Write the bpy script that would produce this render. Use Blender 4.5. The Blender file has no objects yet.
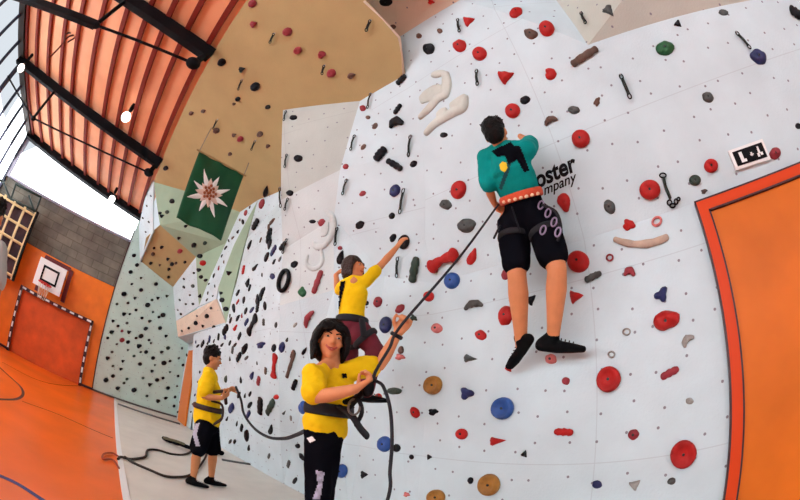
import bpy, bmesh, math, random
from mathutils import Vector, Matrix, noise
from mathutils.bvhtree import BVHTree
random.seed(4)
scn = bpy.context.scene
COL = scn.collection

# ------------------------------------------------------------------ camera
CAM = Vector((0, 0, 1.1))
R_ = Vector((0.70522421, 0.70366824, 0.08665924)).normalized()
F_ = Vector((-0.65821172, 0.60438904, 0.44885544)).normalized()
U_ = R_.cross(F_).normalized()
R_ = F_.cross(U_).normalized()
FPX = 367.8
cd = bpy.data.cameras.new('camera')
cam = bpy.data.objects.new('camera', cd)
COL.objects.link(cam)
cam.matrix_world = Matrix(((R_.x, U_.x, -F_.x, CAM.x), (R_.y, U_.y, -F_.y, CAM.y), (R_.z, U_.z, -F_.z, CAM.z), (0, 0, 0, 1)))
cd.type = 'PANO'
cd.panorama_type = 'FISHEYE_EQUISOLID'
cd.sensor_fit = 'HORIZONTAL'
cd.sensor_width = 36.0
cd.sensor_height = 22.5
cd.fisheye_lens = FPX * 36 / 800
cd.fisheye_fov = math.radians(200)
cd.clip_start = 0.01
scn.camera = cam

# ------------------------------------------------------------------ light
world = bpy.data.worlds.new('world')
scn.world = world
world.use_nodes = True
bg = world.node_tree.nodes['Background']
bg.inputs[0].default_value = (0.86, 0.93, 1.0, 1)
bg.inputs[1].default_value = 0.85

def area(name, loc, target, sx, sy, power, col):
    l = bpy.data.lights.new(name, 'AREA')
    l.shape = 'RECTANGLE'
    l.size = sx
    l.size_y = sy
    l.energy = power
    l.color = col
    o = bpy.data.objects.new(name, l)
    COL.objects.link(o)
    o.location = loc
    d = Vector(target) - Vector(loc)
    o.rotation_euler = d.to_track_quat('-Z', 'Y').to_euler()
    return o

area('daylight_side_glazing', (-3.0, -5.8, 3.5), (-3.0, 1.5, 1.6), 15, 2.6, 720, (0.93, 0.98, 1.0))
area('daylight_end_window', (-10.9, -2.9, 5.1), (-8, -2.2, 4.4), 7.5, 2.8, 170, (0.95, 0.98, 1.0))
scn.view_settings.view_transform = 'Standard'
scn.view_settings.look = 'None'
scn.view_settings.exposure = 0.0
scn.view_settings.gamma = 1.0
scn.view_settings.use_curve_mapping = False

# ------------------------------------------------------------------ projection helpers
def ray(px, py):
    x = px - 400.0
    y = 250.0 - py
    r = math.hypot(x, y) + 1e-9
    th = 2 * math.asin(min(0.999, r / (2 * FPX)))
    s = math.sin(th) / r
    return (R_ * (x * s) + U_ * (y * s) + F_ * math.cos(th)).normalized()

def at(px, py, ax, v):
    """point on the sight line of a photo point where x, y, z (room) or d (distance) equals v"""
    r = ray(px, py)
    if ax == 'd':
        return CAM + r * v
    i = 'xyz'.index(ax)
    return CAM + r * ((v - CAM[i]) / r[i])

def project(p):
    v = (Vector(p) - CAM).normalized()
    a, b, c = v.dot(R_), v.dot(U_), v.dot(F_)
    th = math.acos(max(-1, min(1, c)))
    r = 2 * FPX * math.sin(th / 2)
    h = math.hypot(a, b) + 1e-12
    return (400 + a / h * r, 250 - b / h * r)

# ------------------------------------------------------------------ materials
MATS = {}
def mat(name, col, rough=0.6, bump=0.0, bscale=30.0, spec=0.4, var=0.0, metal=0.0, vscale=6.0):
    if name in MATS:
        return MATS[name]
    m = bpy.data.materials.new(name)
    m.use_nodes = True
    nt = m.node_tree
    b = nt.nodes['Principled BSDF']
    b.inputs['Base Color'].default_value = (*col, 1)
    b.inputs['Roughness'].default_value = rough
    b.inputs['Specular IOR Level'].default_value = spec
    b.inputs['Metallic'].default_value = metal
    tc = nt.nodes.new('ShaderNodeTexCoord')
    if var > 0:
        n = nt.nodes.new('ShaderNodeTexNoise')
        n.inputs['Scale'].default_value = vscale
        n.inputs['Detail'].default_value = 4
        nt.links.new(tc.outputs['Object'], n.inputs['Vector'])
        r = nt.nodes.new('ShaderNodeValToRGB')
        r.color_ramp.elements[0].position = 0.3
        r.color_ramp.elements[1].position = 0.7
        r.color_ramp.elements[0].color = (*[max(0, c * (1 - var)) for c in col], 1)
        r.color_ramp.elements[1].color = (*[min(1, c * (1 + var)) for c in col], 1)
        nt.links.new(n.outputs['Fac'], r.inputs['Fac'])
        nt.links.new(r.outputs['Color'], b.inputs['Base Color'])
    if bump > 0:
        n2 = nt.nodes.new('ShaderNodeTexNoise')
        n2.inputs['Scale'].default_value = bscale
        n2.inputs['Detail'].default_value = 5
        nt.links.new(tc.outputs['Object'], n2.inputs['Vector'])
        bp = nt.nodes.new('ShaderNodeBump')
        bp.inputs['Strength'].default_value = bump
        bp.inputs['Distance'].default_value = 0.02
        nt.links.new(n2.outputs['Fac'], bp.inputs['Height'])
        nt.links.new(bp.outputs['Normal'], b.inputs['Normal'])
    MATS[name] = m
    return m

def panel_mat(name, col, var=0.06, dots=True, dot_col=(0.24, 0.23, 0.27)):
    """textured climbing panel: mottled paint and a loose pattern of threaded bolt holes"""
    m = mat(name, col, rough=0.75, bump=0.12, bscale=60, var=var, vscale=2.5, spec=0.25)
    if dots:
        nt = m.node_tree
        b = nt.nodes['Principled BSDF']
        uv = nt.nodes.new('ShaderNodeTexCoord')
        vo = nt.nodes.new('ShaderNodeTexVoronoi')
        vo.voronoi_dimensions = '2D'
        vo.inputs['Scale'].default_value = 4.6
        vo.inputs['Randomness'].default_value = 0.55
        nt.links.new(uv.outputs['UV'], vo.inputs['Vector'])
        lt = nt.nodes.new('ShaderNodeMath')
        lt.operation = 'LESS_THAN'
        lt.inputs[1].default_value = 0.045
        nt.links.new(vo.outputs['Distance'], lt.inputs[0])
        # long horizontal and vertical joints between the panels
        sep = nt.nodes.new('ShaderNodeSeparateXYZ')
        nt.links.new(uv.outputs['UV'], sep.inputs[0])
        acc = lt.outputs[0]
        for k, (per, off) in enumerate(((2.9, 0.62), (1.25, 0.45))):
            a = nt.nodes.new('ShaderNodeMath'); a.operation = 'ADD'; a.inputs[1].default_value = off + 50 * per
            nt.links.new(sep.outputs[k], a.inputs[0])
            md = nt.nodes.new('ShaderNodeMath'); md.operation = 'MODULO'; md.inputs[1].default_value = per
            nt.links.new(a.outputs[0], md.inputs[0])
            l2 = nt.nodes.new('ShaderNodeMath'); l2.operation = 'LESS_THAN'; l2.inputs[1].default_value = 0.007
            nt.links.new(md.outputs[0], l2.inputs[0])
            ml = nt.nodes.new('ShaderNodeMath'); ml.operation = 'MULTIPLY'; ml.inputs[1].default_value = 0.22
            nt.links.new(l2.outputs[0], ml.inputs[0])
            mx = nt.nodes.new('ShaderNodeMath'); mx.operation = 'MAXIMUM'
            nt.links.new(acc, mx.inputs[0]); nt.links.new(ml.outputs[0], mx.inputs[1])
            acc = mx.outputs[0]
        mix = nt.nodes.new('ShaderNodeMix')
        mix.data_type = 'RGBA'
        src = b.inputs['Base Color'].links[0].from_socket
        nt.links.new(acc, mix.inputs['Factor'])
        nt.links.new(src, mix.inputs['A'])
        mix.inputs['B'].default_value = (*dot_col, 1)
        nt.links.new(mix.outputs['Result'], b.inputs['Base Color'])
    return m

def emit(name, col, s):
    m = bpy.data.materials.new(name)
    m.use_nodes = True
    b = m.node_tree.nodes['Principled BSDF']
    b.inputs['Base Color'].default_value = (*col, 1)
    b.inputs['Emission Color'].default_value = (*col, 1)
    b.inputs['Emission Strength'].default_value = s
    return m

WHITE = panel_mat('white_panel', (0.61, 0.715, 0.765))  # off-white cooled to bluish to offset the pink bounce from the orange floor
SHADE_WARMED = panel_mat('panel_shade_warmed', (0.55, 0.56, 0.50))  # same wall paint, dulled to grey-beige for the shade under the top
PEACH_TINTED = panel_mat('pale_peach_facet', (0.72, 0.60, 0.48))  # pale peach tone, used on the top facet, its return and the far box
BOUNCE_BROWNED = panel_mat('panel_bounce_browned', (0.50, 0.38, 0.18), dots=False)  # off-white panels browned: shade plus orange floor bounce baked into base colour
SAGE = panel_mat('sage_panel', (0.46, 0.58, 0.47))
SHADE_GREENED = panel_mat('panel_shade_greened', (0.34, 0.46, 0.33), dots=False)  # off-white rib sides darkened and greened for the dim light they face
CAST_GREENED = panel_mat('panel_cast_greened', (0.55, 0.72, 0.66))  # greenish light on the end facet painted into its off-white
ORANGE_WALL = mat('orange_wall', (0.95, 0.21, 0.012), 0.5, var=0.1, vscale=3)
ORANGE_FLOOR = mat('orange_floor', (0.88, 0.15, 0.01), 0.3, var=0.12, vscale=1.2, spec=0.3)
GREY_FLOOR = mat('grey_floor', (0.70, 0.66, 0.60), 0.5, var=0.06, vscale=3)
CONCRETE = mat('concrete', (0.20, 0.185, 0.15), 0.85, bump=0.3, bscale=8, var=0.3, vscale=2.2)
_nt = CONCRETE.node_tree
_br = _nt.nodes.new('ShaderNodeTexBrick'); _br.inputs['Scale'].default_value = 1.0
_br.inputs['Brick Width'].default_value = 0.55; _br.inputs['Row Height'].default_value = 0.22; _br.inputs['Mortar Size'].default_value = 0.012
_br.inputs['Color1'].default_value = (1, 1, 1, 1); _br.inputs['Color2'].default_value = (0.75, 0.75, 0.78, 1); _br.inputs['Mortar'].default_value = (0.6, 0.58, 0.55, 1)
_tc = _nt.nodes.new('ShaderNodeTexCoord'); _sp = _nt.nodes.new('ShaderNodeSeparateXYZ'); _cb = _nt.nodes.new('ShaderNodeCombineXYZ')
_nt.links.new(_tc.outputs['Object'], _sp.inputs[0]); _nt.links.new(_sp.outputs[1], _cb.inputs[0]); _nt.links.new(_sp.outputs[2], _cb.inputs[1])
_nt.links.new(_cb.outputs[0], _br.inputs['Vector'])
_mx = _nt.nodes.new('ShaderNodeMix'); _mx.data_type = 'RGBA'; _mx.blend_type = 'MULTIPLY'; _mx.inputs['Factor'].default_value = 1
_b = _nt.nodes['Principled BSDF']
_nt.links.new(_b.inputs['Base Color'].links[0].from_socket, _mx.inputs['A']); _nt.links.new(_br.outputs['Color'], _mx.inputs['B'])
_nt.links.new(_mx.outputs['Result'], _b.inputs['Base Color'])
ROOF = mat('roof_deck', (0.95, 0.42, 0.22), 0.6, var=0.14, vscale=1.5)
ROOF_RIB = mat('roof_rib', (0.22, 0.018, 0.008), 0.7)
BLACK = mat('black_steel', (0.004, 0.004, 0.006), 0.7, spec=0.15)
BLACK_CLOTH = mat('black_cloth', (0.005, 0.005, 0.008), 0.95, spec=0.02)
DARKLINE = mat('dark_line', (0.05, 0.015, 0.02), 0.5)
BLUELINE = mat('blue_line', (0.03, 0.03, 0.16), 0.4)
WHITE_P = mat('white_paint', (0.85, 0.85, 0.85), 0.5)
RED_P = mat('red_paint', (0.62, 0.02, 0.02), 0.5)
FRAME_OR = mat('door_frame_paint', (0.68, 0.055, 0.006), 0.5, spec=0.2)
STEEL = mat('steel', (0.5, 0.5, 0.52), 0.3, metal=0.9)
WOODY = mat('lattice_wood', (0.70, 0.52, 0.26), 0.6, var=0.15)
ROPE_M = mat('rope_dark', (0.02, 0.022, 0.03), 0.8, bump=0.6, bscale=200)
ROPE_B = mat('rope_brown', (0.035, 0.025, 0.02), 0.8)

HOLDC = {
 'red': mat('hold_red', (0.43, 0.012, 0.010), 0.55, bump=0.3, bscale=25, spec=0.25, var=0.2, vscale=14),
 'dred': mat('hold_dark_red', (0.26, 0.02, 0.03), 0.6, bump=0.3, var=0.25, vscale=14),
 'pinkred': mat('hold_washed_red', (0.60, 0.16, 0.15), 0.6, bump=0.3, var=0.35, vscale=18),
 'black': mat('hold_black', (0.006, 0.006, 0.009), 0.6, spec=0.2, bump=0.3, var=0.2),
 'grey': mat('hold_grey', (0.06, 0.062, 0.06), 0.6, bump=0.4, var=0.45, vscale=16),
 'lgrey': mat('hold_light_grey', (0.30, 0.28, 0.26), 0.7, bump=0.4, var=0.3, vscale=16),
 'blue': mat('hold_blue', (0.015, 0.07, 0.28), 0.45, bump=0.3, var=0.3, vscale=14),
 'navy': mat('hold_navy', (0.012, 0.016, 0.09), 0.5, bump=0.3, var=0.2),
 'green': mat('hold_green', (0.008, 0.09, 0.025), 0.5, bump=0.3, var=0.2),
 'dgreen': mat('hold_dark_green', (0.02, 0.04, 0.028), 0.55, bump=0.4, var=0.3, vscale=16),
 'ochre': mat('hold_ochre', (0.36, 0.15, 0.022), 0.5, bump=0.3, var=0.3, vscale=14),
 'brown': mat('hold_brown', (0.10, 0.05, 0.035), 0.6, bump=0.4, var=0.4, vscale=14),
 'sand': mat('hold_sand', (0.50, 0.36, 0.28), 0.7, bump=0.4, var=0.2, vscale=10),
}
BOLT = mat('bolt', (0.03, 0.03, 0.03), 0.4, metal=0.6)

# ------------------------------------------------------------------ object helpers
def link(name, me, m=None, parent=None, origin=None):
    o = bpy.data.objects.new(name, me)
    COL.objects.link(o)
    if m is not None:
        me.materials.append(m)
    if parent is not None:
        o.parent = parent
    return o

def empty(name, loc, label, cat, group=None):
    o = bpy.data.objects.new(name, None)
    COL.objects.link(o)
    o.location = loc
    o.empty_display_size = 0.1
    tag(o, label, cat, group)
    return o

def tag(o, label, cat, group=None, kind=None):
    if label: o['label'] = label
    if cat: o['category'] = cat
    if group: o['group'] = group
    if kind: o['kind'] = kind
    return o

def struct(o):
    o['kind'] = 'structure'
    return o

def bm_obj(name, bm, m, parent=None, smooth=True, base=None):
    """link a bmesh given in room coordinates; base = world location the object should have"""
    if parent is not None:
        base = wloc(parent)
    base = Vector(base) if base is not None else Vector((0, 0, 0))
    for v in bm.verts:
        v.co -= base
    bmesh.ops.recalc_face_normals(bm, faces=bm.faces)
    me = bpy.data.meshes.new(name)
    bm.to_mesh(me)
    bm.free()
    for p in me.polygons:
        p.use_smooth = smooth
    o = link(name, me, m, parent)
    if parent is None:
        o.location = base
    return o

def wloc(o):
    p = Vector((0, 0, 0))
    while o is not None:
        p = p + o.location
        o = o.parent
    return p

def box(bm, lo, hi):
    xs, ys, zs = zip(lo, hi)
    v = [bm.verts.new((x, y, z)) for x in xs for y in ys for z in zs]
    for f in ((0, 1, 3, 2), (4, 6, 7, 5), (0, 4, 5, 1), (2, 3, 7, 6), (0, 2, 6, 4), (1, 5, 7, 3)):
        bm.faces.new([v[i] for i in f])

def obox(bm, a, b, up, w, h):
    """beam from a to b, w wide, h deep along up"""
    a, b = Vector(a), Vector(b)
    d = (b - a).normalized()
    s = d.cross(Vector(up)).normalized()
    u = s.cross(d).normalized()
    vs = []
    for p in (a, b):
        for i, j in ((-1, -1), (1, -1), (1, 1), (-1, 1)):
            vs.append(bm.verts.new(p + s * (i * w / 2) + u * (j * h / 2)))
    bm.faces.new(vs[0:4][::-1]); bm.faces.new(vs[4:8])
    for i in range(4):
        j = (i + 1) % 4
        bm.faces.new((vs[i], vs[j], vs[4 + j], vs[4 + i]))

def tube(bm, pts, rads, side=None, ratio=1.0, seg=12, caps=True):
    """lofted round or oval tube with domed ends; rads half-width along side, times ratio across"""
    pts = [Vector(p) for p in pts]
    if not isinstance(rads, (list, tuple)):
        rads = [rads] * len(pts)
    rads = [(r, r * ratio) if not isinstance(r, (list, tuple)) else r for r in rads]
    n = len(pts)
    tang = []
    for i in range(n):
        a = pts[max(0, i - 1)]; b = pts[min(n - 1, i + 1)]
        t = (b - a)
        tang.append(t.normalized() if t.length > 1e-9 else Vector((0, 0, 1)))
    s = Vector(side) if side is not None else (Vector((0, 0, 1)).cross(tang[0]) if abs(tang[0].z) < 0.9 else Vector((1, 0, 0)).cross(tang[0]))
    rings = []
    def ring(c, t, s, a, b):
        u = t.cross(s).normalized()
        return [bm.verts.new(c + s * (a * math.cos(k * 2 * math.pi / seg)) + u * (b * math.sin(k * 2 * math.pi / seg))) for k in range(seg)]
    specs = []
    for i in range(n):
        s = (s - tang[i] * s.dot(tang[i])).normalized()
        specs.append((pts[i], tang[i], s.copy(), rads[i][0], rads[i][1]))
    if caps:
        c, t, s0, a, b = specs[0]
        m = min(a, b)
        pre = [(c - t * m * math.sin(q), t, s0, a * math.cos(q), b * math.cos(q)) for q in (1.25, 0.8, 0.4)]
        c, t, s1, a, b = specs[-1]
        m = min(a, b)
        post = [(c + t * m * math.sin(q), t, s1, a * math.cos(q), b * math.cos(q)) for q in (0.4, 0.8, 1.25)]
        specs = pre + specs + post
    for sp in specs:
        rings.append(ring(*sp))
    for a, b in zip(rings, rings[1:]):
        for k in range(seg):
            j = (k + 1) % seg
            bm.faces.new((a[k], a[j], b[j], b[k]))
    bm.faces.new(rings[0][::-1]); bm.faces.new(rings[-1])

def ellip(bm, c, rx, ry, rz, X=(1, 0, 0), Y=(0, 1, 0), Z=(0, 0, 1), seg=16, rg=10):
    c = Vector(c); X = Vector(X); Y = Vector(Y); Z = Vector(Z)
    rings = []
    for i in range(1, rg):
        ph = math.pi * i / rg
        rings.append([bm.verts.new(c + X * (rx * math.sin(ph) * math.cos(2 * math.pi * k / seg)) + Y * (ry * math.sin(ph) * math.sin(2 * math.pi * k / seg)) + Z * (rz * math.cos(ph))) for k in range(seg)])
    t = bm.verts.new(c + Z * rz); b = bm.verts.new(c - Z * rz)
    for k in range(seg):
        j = (k + 1) % seg
        bm.faces.new((t, rings[0][k], rings[0][j]))
        bm.faces.new((b, rings[-1][j], rings[-1][k]))
        for r0, r1 in zip(rings, rings[1:]):
            bm.faces.new((r0[k], r1[k], r1[j], r0[j]))

def smooth_path(pts, n=8):
    pts = [Vector(p) for p in pts]
    P = [2 * pts[0] - pts[1]] + pts + [2 * pts[-1] - pts[-2]]
    out = []
    for i in range(1, len(P) - 2):
        for k in range(n):
            t = k / n
            a, b, c, d = P[i - 1], P[i], P[i + 1], P[i + 2]
            out.append(0.5 * ((2 * b) + (c - a) * t + (2 * a - 5 * b + 4 * c - d) * t * t + (3 * b - a - 3 * c + d) * t ** 3))
    out.append(pts[-1])
    return out

def ring_tube(bm, c, a, b, r, seg=24, sub=8):
    """closed loop: centre c, half axes a and b (vectors), tube radius r"""
    c, a, b = Vector(c), Vector(a), Vector(b)
    n = a.cross(b).normalized()
    rings = []
    for k in range(seg):
        t = 2 * math.pi * k / seg
        p = c + a * math.cos(t) + b * math.sin(t)
        tg = (-a * math.sin(t) + b * math.cos(t)).normalized()
        s = tg.cross(n).normalized()
        rr = r if isinstance(r, (tuple, list)) else (r, r)
        rings.append([bm.verts.new(p + s * (rr[0] * math.cos(q * 2 * math.pi / sub)) + n * (rr[1] * math.sin(q * 2 * math.pi / sub))) for q in range(sub)])
    for k in range(seg):
        A, B = rings[k], rings[(k + 1) % seg]
        for q in range(sub):
            j = (q + 1) % sub
            bm.faces.new((A[q], A[j], B[j], B[q]))

def remesh(o, vox, it=4, disp=0.0, dscale=0.1):
    m = o.modifiers.new('remesh', 'REMESH'); m.mode = 'VOXEL'; m.voxel_size = vox; m.use_smooth_shade = True
    s = o.modifiers.new('smooth', 'SMOOTH'); s.iterations = it; s.factor = 0.5
    if disp > 0:
        tx = bpy.data.textures.get('folds_%g' % dscale) or bpy.data.textures.new('folds_%g' % dscale, 'CLOUDS')
        tx.noise_scale = dscale
        d = o.modifiers.new('folds', 'DISPLACE'); d.texture = tx; d.strength = disp; d.mid_level = 0.5
    return o

# ================================================================== STRUCTURE
XE = -10.3          # end wall
YG = -5.42          # glazed side wall
def zroof(y): return 4.993 - 0.1246 * y

facet_bvh = []      # (verts, tris) of all climbing panels, for putting the holds on them
def poly(name, pts, m, tris=None, uvo=(0, 0)):
    """panel of the climbing wall through the given room points (fan or given triangles)"""
    pts = [Vector(p) for p in pts]
    tris = tris or [(0, i, i + 1) for i in range(1, len(pts) - 1)]
    bm = bmesh.new()
    vs = [bm.verts.new(p) for p in pts]
    uv = bm.loops.layers.uv.new('UVMap')
    for t in tris:
        a, b, c = (pts[i] for i in t)
        n = (b - a).cross(c - a)
        if n.length < 1e-9: continue
        if n.dot(CAM - (a + b + c) / 3) < 0:
            t = (t[0], t[2], t[1]); n = -n
        n.normalize()
        f = bm.faces.new([vs[i] for i in t])
        if abs(n.x) > 0.75: ax = (Vector((0, 1, 0)), Vector((0, 0, 1)))
        elif abs(n.z) > 0.8: ax = (Vector((1, 0, 0)), Vector((0, 1, 0)))
        else: ax = (Vector((1, 0, 0)), Vector((0, 0, 1)) * (1 / max(0.3, math.sqrt(1 - n.z * n.z))))
        for l in f.loops:
            l[uv].uv = (l.vert.co.dot(ax[0]), l.vert.co.dot(ax[1]))
        facet_bvh.append((a.copy(), pts[t[1]].copy(), pts[t[2]].copy(), name))
    me = bpy.data.meshes.new(name)
    bm.to_mesh(me); bm.free()
    o = link(name, me, m)
    sol = o.modifiers.new('thickness', 'SOLIDIFY'); sol.thickness = 0.03; sol.offset = -1
    return struct(o)

# --- main wall, lower part vertical, upper part leaning towards the hall
YW = 2.34
ZC = 1.1 + 1.25
def yA(z): return YW if z <= ZC else YW - 0.4 * (z - ZC)
def A(px, py):
    r = ray(px, py)
    t = YW / r.y
    p = CAM + r * t
    if p.z > ZC:
        k = r.z / r.y
        y = (YW + 0.4 * 1.25) / (1 + 0.4 * k)
        p = CAM + r * (y / r.y)
    return p

def O(px, py):
    """point of the photo on the plane of the big tan overhang"""
    r = ray(px, py)
    t = (-0.42 + 3.29 * 3.9) / (r.y + 3.29 * r.z)
    return CAM + r * t
P1 = O(283, 110); P2 = O(360, 101); P3 = A(405, 75); P4 = A(398, 38)
A2 = A(423, 150); A3 = A(425, 200); A4 = A(425, 238)
XA = A4.x
A5 = Vector((XA, YW, ZC))
e1 = at(281, 200, 'x', -3.65); e2 = at(283, 250, 'x', -3.8)
s2 = at(280, 305.5, 'y', 1.70); s3 = at(334, 290, 'y', 1.95); s3b = at(385, 276, 'y', 2.2)
c1 = at(340, 170, 'y', 1.60); c2 = at(334, 218, 'y', 1.76)
s1 = at(226, 324, 'y', 1.72)
K1 = A(460, 0)
Kx = P4 + (K1 - P4) * 3.2
T1 = A(588, 45); T2 = A(752, 0)
Txx = T1 + (T2 - T1) * 3.0
# wall with the door: lower vertical sheet with the door opening left in
XB0, XR = XA, 4.2
d_l = A(695, 202); 
DX0, DX1, DZ = 0.285, 1.75, A(740, 186).z
low = [Vector((XB0, YW, 0)), Vector((DX0, YW, 0)), Vector((DX0, YW, ZC)), Vector((XB0, YW, ZC)),
       Vector((DX1, YW, 0)), Vector((XR, YW, 0)), Vector((XR, YW, ZC)), Vector((DX1, YW, ZC)),
       Vector((DX0, YW, DZ)), Vector((DX1, YW, DZ))]
poly('wall_main_lower', low, WHITE, [(0, 1, 2), (0, 2, 3), (4, 5, 6), (4, 6, 7)] + ([(8, 9, 7), (8, 7, 2)] if DZ < ZC else []))
zt = T1.z
R1 = Vector((XR, yA(2.6), 2.6)); 
TR = Vector((XR, yA(T2.z), T2.z))
poly('wall_main_upper', [Vector((XA, YW, ZC)), Vector((XR, YW, ZC)), TR, T2, T1, K1 + (T1 - K1) * 0.0, P4, P3, A2, A3, A4], WHITE,
     [(0, 1, 2), (0, 2, 3), (0, 3, 4), (0, 4, 10), (10, 4, 9), (9, 4, 8), (8, 4, 5), (8, 5, 7), (7, 5, 6)])
# upper facets above the leaning wall
G1 = at(556, 0, 'z', K1.z - 0.25)
poly('wall_main_corner', [T1, G1, K1], WHITE)
topz = P4.z + 0.1
UP1 = T1 + Vector((0.1, -0.95, 0.72)); UP2 = T2 + Vector((0.6, -1.0, 0.6)); UP3 = TR + Vector((0, -1.0, 0.7))
poly('wall_upper_overhang', [T1, T2, TR, UP3, UP2, G1 + (G1 - T1) * 1.2, G1], SHADE_WARMED, [(0, 1, 4), (1, 2, 3), (1, 3, 4), (0, 4, 5), (0, 5, 6)])
Q = at(365, 0, 'z', P4.z + 0.25)
Q2 = Q + (Q - P4) * 1.2
K2 = K1 + (K1 - P4) * 1.0
poly('wall_overhang_peach_tinted', [P4, K1, K2, Q2 + Vector((1.2, -0.2, 0.2)), Q2, Q], PEACH_TINTED)

# --- bulging middle part of the wall, left of the leaning face
poly('wall_middle_bulge', [P2, P3, A2, A3, A4, s3b, s3, c2, c1], WHITE,
     [(0, 1, 2), (0, 2, 8), (8, 2, 3), (8, 3, 7), (7, 3, 4), (7, 4, 5), (7, 5, 6)])
PROW = panel_mat('prow_shade_darkened', (0.50, 0.53, 0.50))  # wall white darkened here for the shadow of the big overhang
poly('wall_middle_prow', [P1, P2, c1, e1], PROW)
poly('wall_middle_prow_lower', [c1, c2, s3, s2, e2, e1], panel_mat('prow_panel_light', (0.61, 0.67, 0.68)), [(5, 0, 1), (5, 1, 4), (4, 1, 2), (4, 2, 3)])  # lower prow tinted halfway back to wall white, where that shadow fades
# --- lower left wall, gently leaning
XF = -8.4
sF = Vector((XF, s1.y, s1.z))
base = [Vector((XA, YW, 0)), Vector((-2.9, YW, 0)), Vector((-4.3, YW, 0)), Vector((-6.2, YW - 0.05, 0)), Vector((XF, YW - 0.25, 0)), Vector((XE, 2.0, 0))]
top = [A5, s3b, s3, s2, s1, sF, Vector((XE, 1.98, s1.z))]
poly('wall_left_lower', [base[0], base[1], base[2], base[3], base[4], A5, A4, s3b, s3, s2, s1, sF], WHITE,
     [(0, 5, 7), (5, 6, 7), (0, 7, 1), (1, 7, 8), (1, 8, 2), (2, 8, 9), (2, 9, 3), (3, 9, 10), (3, 10, 4), (4, 10, 11)])
# far bay beside the end wall with the small door in it
YF = 2.02
poly('wall_far_bay', [Vector((XE, YF, 0)), Vector((XF, YF, 0)), Vector((XF, YF, 2.6)), Vector((XE, YF, 2.6))], WHITE)
poly('wall_far_bay_side', [base[4], Vector((XF, YF, 0)), Vector((XF, YF, 2.6)), sF], WHITE)

# --- fan of ribs above the far left wall
def V(px, py, X): return at(px, py, 'x', X)
M3 = O(258, 200); N = O(296, 185)
g2a = V(246, 240, -5.7); g2b = V(238, 274, -5.8)
s1u = s1
poly('wall_rib_near', [s1, s2, e2, e1 + Vector((-0.4, 0.25, 0.1)), N, M3, g2a, g2b], WHITE, [(0, 1, 7), (7, 1, 2), (7, 2, 6), (6, 2, 3), (6, 3, 4), (6, 4, 5)])
h1 = V(234, 245, -5.95); h2 = V(218, 288, -6.2)
poly('wall_rib_side_near', [M3, g2a, g2b, s1, h2, h1], SHADE_GREENED)
k1 = O(240, 212); k2 = V(226, 243, -6.9); k3 = V(207, 285, -7.6); k4 = V(199, 306, -8.0); k5 = V(216, 299, -6.35)
poly('wall_rib_far', [M3, h1, h2, k5, k4, k3, k2, k1], WHITE, [(0, 1, 7), (7, 1, 6), (6, 1, 2), (6, 2, 5), (5, 2, 3), (5, 3, 4)])
g0 = O(154, 182); g1 = O(182, 190); q1 = V(160, 225, -8.0); q2 = V(196, 257, -8.0); q0 = V(150, 228, -8.05)
poly('wall_rib_side_far', [g0, g1, k1, k2, k3, k4, q2, q1], SHADE_GREENED, [(0, 1, 7), (1, 2, 7), (7, 2, 3), (7, 3, 6), (6, 3, 4), (6, 4, 5)])
r1 = V(142, 262, XE + .05); r2 = V(173, 287, XE + .05)
poly('wall_far_underside', [q1, q2, r2, r1, V(146, 238, -8.9)], BOUNCE_BROWNED, [(0, 1, 2), (0, 2, 3), (0, 3, 4)])
t0 = V(176, 321, -9.6)
poly('wall_far_slope', [q2, k4, t0, r2], WHITE)
u1 = V(226, 324, -6.4); u0 = V(178, 337, -9.4)
poly('wall_far_box', [k5, u1, u0, t0], PEACH_TINTED)
poly('wall_far_box_underside', [u1, u0, Vector((XE, YF, u0.z)), Vector((XF, YF, s1.z)), s1], WHITE)
poly('wall_far_sliver', [V(152, 170, -8.0), g0, V(153, 232, -8.3), V(140, 262, XE + .04), V(139, 226, XE + .04)], WHITE, [(0, 1, 2), (0, 2, 4), (4, 2, 3)])

# --- the big overhang that closes the hall ceiling beside the roof deck
ZL = 1.1 + 3.9
lip0 = Vector((3.5, -0.42, ZL)); lip1 = Vector((-8.05, -0.42, ZL - 0.02))
O3 = O(405, 75); O4 = O(398, 38); OQ = O(365, 0); OQ2 = O(350, -14)
lip0 = Vector((3.5, -0.42, ZL)); lip1 = Vector((g0.x, -0.42, ZL))
poly('wall_overhang_browned', [lip0, lip1, g0, g1, k1, M3, N, P1, P2, O3, O4, OQ, OQ2, Vector((3.5, OQ2.y, OQ2.z))], BOUNCE_BROWNED,
     [(1, 2, 3), (1, 3, 7), (3, 4, 7), (4, 5, 7), (5, 6, 7), (1, 7, 0), (0, 7, 11), (7, 8, 11), (8, 10, 11), (8, 9, 10), (0, 11, 12), (0, 12, 13)])
poly('wall_overhang_return', [O3, P3, P4, Q, OQ, O4], PEACH_TINTED, [(0, 1, 5), (1, 2, 5), (2, 3, 5), (3, 4, 5)])
# --- end of the climbing area: off-white panel, tinted green for its light, beside the orange end wall
YE0 = -0.48
poly('wall_end_climbing', [Vector((XE + .02, YE0, 0)), Vector((XE + .02, YF, 0)), Vector((XE + .02, YF, 3.7)), Vector((XE + .02, 0.3, 4.6)), Vector((XE + .02, YE0, 5.1))], CAST_GREENED)

def panel(name, lo, hi, m, parent=None):
    bm = bmesh.new(); box(bm, lo, hi)
    o = bm_obj(name, bm, m, parent, smooth=False)
    return o

# --- floor
struct(panel('floor_hall', (XE, YG, -0.1), (6, 0.2, 0), ORANGE_FLOOR))
struct(panel('floor_climbing', (XE, 0.2, -0.1), (6, 2.8, 0.004), GREY_FLOOR))
struct(panel('trim_1', (XE, 0.17, 0.0), (6, 0.235, 0.012), WHITE_P))
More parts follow.
